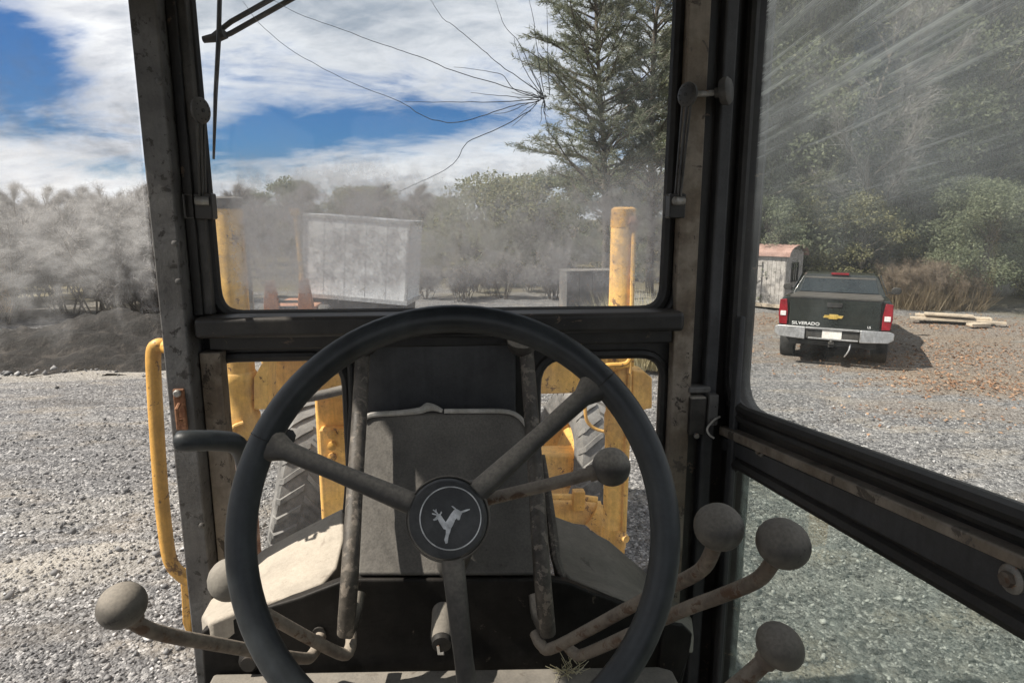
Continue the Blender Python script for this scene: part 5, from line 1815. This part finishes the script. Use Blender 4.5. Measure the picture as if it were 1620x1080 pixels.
for zz_ in (0.12, 0.68, 1.12):
    MB().box((0.0, -0.045, zz_), (0.77, -0.021, zz_ + 0.09)).build('ledge', M_shedw, dr, 0.003)
MB().prism([Vector((0.03, -0.043, 0.22)), Vector((0.13, -0.043, 0.22)), Vector((0.73, -0.043, 0.67)), Vector((0.63, -0.043, 0.67))], (0, 0.02, 0)).build('brace', M_shedw, dr)
wn = MB().box((0.018, 0.42, 0.78), (0.026, 0.84, 1.28)).build('window', M_tglass, shed)
for (a_, b_) in (((0.014, 0.39, 0.75), (0.045, 0.42, 1.31)), ((0.014, 0.84, 0.75), (0.045, 0.87, 1.31)), ((0.014, 0.42, 1.281), (0.045, 0.84, 1.31)), ((0.014, 0.42, 0.75), (0.06, 0.84, 0.779))):
    MB().box(a_, b_).build('frame', M_tblack, wn)
for yy in (0.555, 0.695):
    MB().box((0.027, yy, 0.78), (0.038, yy + 0.02, 1.28)).build('mullion', M_shedw, wn)

# ------------------------------------------------------------------ boards lying on the ground
def board(px0, y0, px1, y1, wd, th, z, label):
    a_ = at(px0, y0, Z=z); b_ = at(px1, y1, Z=z)
    d_ = (b_ - a_); L = d_.length
    o = MB().cbox((0, 0, th / 2), (L, wd, th)).build('board', M_wood, None, 0.004)
    o.location = ((a_.x + b_.x) / 2, (a_.y + b_.y) / 2, z)
    o.rotation_euler = (0, 0, math.atan2(d_.y, d_.x))
    tag(o, label, 'board', 'boards lying on the ground')
    return o


board(1448, 499, 1568, 506, 0.30, 0.05, 0.09, 'topmost pale board of the stack on the ground behind the leaves')
board(1440, 504, 1548, 510, 0.24, 0.05, 0.035, 'pale board lying under the topmost board of the stack')
board(1530, 509, 1592, 513, 0.16, 0.05, 0.03, 'short pale board sticking out to the right of the stack')
board(1462, 497, 1540, 502, 0.25, 0.05, 0.16, 'thin pale board across the back of the stack')
bl = MB().cbox((0, 0, 0.03), (0.5, 0.2, 0.06)).build('wood_block', M_wood, None, 0.004)
p = at(1548, 515, Z=0.0); bl.location = (p.x, p.y, 0)
tag(bl, 'short dark wood block under the boards', 'wood block')
# pale rocks under the trees on the right
M_rock = paint('pale rock', (0.50, 0.49, 0.46), (0.36, 0.35, 0.33), 3, 0.9, bump=0.6, bscale=12)
for (px_, d, s_, lab) in ((1528, 19.6, 0.30, 'pale rock under the brush behind the boards, widest one'), (1545, 20.2, 0.22, 'small pale rock right of the widest one behind the boards'), (1600, 21.5, 0.42, 'pale rock low behind the small dark evergreen')):
    bm_ = bmesh.new(); bmesh.ops.create_icosphere(bm_, subdivisions=2, radius=1)
    for v_ in bm_.verts:
        v_.co = Vector((v_.co.x * 1.3, v_.co.y, v_.co.z * 0.75)) * (1 + random.uniform(-0.14, 0.14))
    me = bpy.data.meshes.new('rock'); bm_.to_mesh(me); bm_.free()
    o = link('rock', me, M_rock, None, 0, True, 2, 60)
    p = gp(px_, d); o.location = (p.x, p.y, s_ * 0.7); o.scale = (s_, s_, s_)
    tag(o, lab, 'rock')

# ------------------------------------------------------------------ white cargo trailer
M_white = paint('weathered white trailer panel', (0.80, 0.80, 0.80), (0.70, 0.70, 0.70), 1.2, 0.6, wear=0.03, wearcol=(0.40, 0.38, 0.35), bump=0.08)
M_alu = paint('aluminium trim', (0.6, 0.6, 0.6), (0.45, 0.45, 0.45), 6, 0.4, metal=0.6, bump=0)
n0 = at(638, 478, d=14.0); f0 = at(474, 458, d=14.15)
zb3 = 0.80
A_ = Vector((n0.x, n0.y, 0)); B_ = Vector((f0.x, f0.y, 0))
along = (B_ - A_); TL = along.length; along.normalize()
trl = empty('cargo_trailer', A_, math.atan2(along.y, along.x))
trl.rotation_euler = (0, -0.075, math.atan2(along.y, along.x))       # nose propped up on its jack
tag(trl, 'white box trailer seen through the dusty left half of the windshield', 'trailer')
# local: x along the visible side, away side is -y
npn = 5
MB().box((0.02, -1.3, zb3 + 0.02), (TL - 0.02, -0.02, 2.50)).build('box', M_white, trl, 0.02)
for i in range(npn):
    x0 = TL * i / npn + 0.012; x1 = TL * (i + 1) / npn - 0.012
    MB().box((x0, -0.0195, zb3 + 0.05), (x1, -0.006, 2.46)).build('panel', M_white, trl, 0.003)
for (z0, z1) in ((zb3 - 0.05, zb3 + 0.045), (2.462, 2.54)):
    MB().box((-0.02, -1.32, z0), (TL + 0.02, 0.012, z1)).build('rail', M_alu, trl, 0.006)
for x0 in (-0.015, TL - 0.045):
    MB().box((x0, -0.0585, zb3 + 0.046), (x0 + 0.06, 0.010, 2.461)).build('corner_post', M_alu, trl, 0.006)
MB().box((0.05, -1.1, 0.50), (TL - 0.05, -0.06, zb3 - 0.051)).build('chassis', M_tblack, trl, 0.01)
for wx in (0.42,):
    for wy in (-0.2, -1.12):
        wl_ = empty('wheel', (wx, wy, 0.31)); wl_.parent = trl
        MB().lathe([(0.2, -0.1), (0.33, -0.11), (0.36, -0.06), (0.36, 0.06), (0.33, 0.11), (0.2, 0.1)], (0, 0, 0), (0, 1, 0), 28, False).build('tyre', M_road, wl_)
        MB().lathe([(0.05, 0.08), (0.18, 0.05), (0.215, 0.10), (0.215, -0.1)], (0, 0, 0), (0, 1, 0), 24).build('rim', M_alu, wl_)
MB().tube([Vector((TL - 0.3, -0.12, -0.14)), Vector((TL - 0.3, -0.12, zb3 - 0.052))], 0.035, 8).build('jack', M_alu, trl)
MB().cbox((TL - 0.3, -0.12, -0.13), (0.2, 0.2, 0.04)).build('jack_foot', M_alu, trl)

# ------------------------------------------------------------------ orange machine with a raised boom
M_orange = paint('rusty orange paint', (0.42, 0.16, 0.07), (0.30, 0.12, 0.06), 6, 0.6, dust=0.3, wear=0.08, wearcol=(0.16, 0.07, 0.04))
oc = gp(452, 13.0)
om = empty('orange_digger', oc, -azim(452) - 0.25)
tag(om, 'small rusty orange digger with a thin raised boom beside the white trailer', 'digger')
for sx_, hh in ((-0.38, 1.36), (0.30, 1.39)):
    q = [(-0.13, 0.30), (0.15, 0.30), (0.14, 0.85), (0.06, hh), (-0.10, hh - 0.02), (-0.16, 0.85)]
    MB().prism([Vector((sx_ + x, -0.05, z)) for x, z in q], (0, 0.14, 0)).build('side_arm', M_orange, om, 0.012)
MB().box((-0.50, 0.10, 0.28), (0.45, 1.9, 0.80)).build('body', M_orange, om, 0.03)
for zz_ in (0.92, 1.02, 0.80):
    MB().tube([Vector((-0.34, 0.03, zz_)), Vector((0.30, 0.03, zz_))], 0.028, 8).build('cross_tube', M_hose, om)
MB().tube([Vector((0.22, 0.1, 0.8)), Vector((0.20, 0.15, 1.6)), Vector((0.17, 0.2, 2.2)), Vector((0.14, 0.2, 2.72))], [0.06, 0.05, 0.045, 0.035], 8).build('boom', M_yellow, om)
MB().tube([Vector((0.31, 0.12, 0.9)), Vector((0.26, 0.15, 1.5)), Vector((0.21, 0.2, 2.0))], 0.022, 8).build('boom_cylinder', M_silver, om)
MB().cbox((0.14, 0.2, 2.72), (0.16, 0.16, 0.14)).build('boom_head', M_yellow, om, 0.02)
for sx_ in (-0.62, 0.56):
    for wy, R_ in ((0.45, 0.40), (1.6, 0.34)):
        wl_ = empty('wheel', (sx_, wy, R_)); wl_.parent = om
        MB().lathe([(R_ * .55, -0.11), (R_ * .9, -0.12), (R_, -0.07), (R_, 0.07), (R_ * .9, 0.12), (R_ * .55, 0.11)], (0, 0, 0), (1, 0, 0), 28, False).build('tyre', M_road, wl_)
        MB().lathe([(R_ * .2, -0.06), (R_ * .58, -0.1), (R_ * .58, 0.1), (R_ * .2, 0.06)], (0, 0, 0), (1, 0, 0), 20).build('rim', M_orange, wl_)

# ------------------------------------------------------------------ grey steel skip ahead right
M_skip = paint('grey steel', (0.085, 0.083, 0.083), (0.15, 0.145, 0.14), 3, 0.7, dust=0.3, wear=0.07, wearcol=(0.2, 0.12, 0.08), bump=0.2)
sk0 = gp(898, 17.2); sk1 = gp(1003, 17.6)
dv = sk1 - sk0
skp = empty('steel_skip', sk0, math.atan2(dv.y, dv.x))
tag(skp, 'low grey steel skip at the edge of the yard left of the right yellow cylinder', 'skip')
Ls = dv.length
MB().box((0, 0, 0.02), (Ls, 0.7, 1.17)).build('body', M_skip, skp, 0.01)
MB().box((-0.02, -0.03, 1.172), (Ls + 0.02, 0.73, 1.21)).build('top_rail', M_skip, skp, 0.008)
for i in range(6):
    x0 = Ls * i / 5 * 0.97
    MB().box((x0, -0.025, 0.04), (x0 + 0.07, -0.002, 1.165)).build('rib', M_skip, skp, 0.004)

# ------------------------------------------------------------------ straw on the cab floor plate
rng_ = np.random.default_rng(5)
S_ = []
c = Vector(((sh[0].x * 0.205 + sh[2].x * 0.795), sh[0].y - 0.055, zs))
for i in range(46):
    a_ = rng_.uniform(0, 6.28); L = rng_.uniform(0.008, 0.034)
    o0 = np.array([c.x + rng_.normal(0, 0.011), c.y + rng_.normal(0, 0.010), zs + 0.002 + abs(rng_.normal(0, 0.004))])
    d_ = np.array([math.cos(a_), math.sin(a_), rng_.uniform(0, 1.1)]); d_ /= np.linalg.norm(d_)
    S_.append((o0, o0 + d_ * L, 0.0010, 0.0005))
V, Fq = seg_tubes(S_, 3)
so_ = raw('straw', V, Fq, M_straw)
stuff(so_, 'few wisps of dry straw on the grey cab floor plate under the wheel', 'straw')
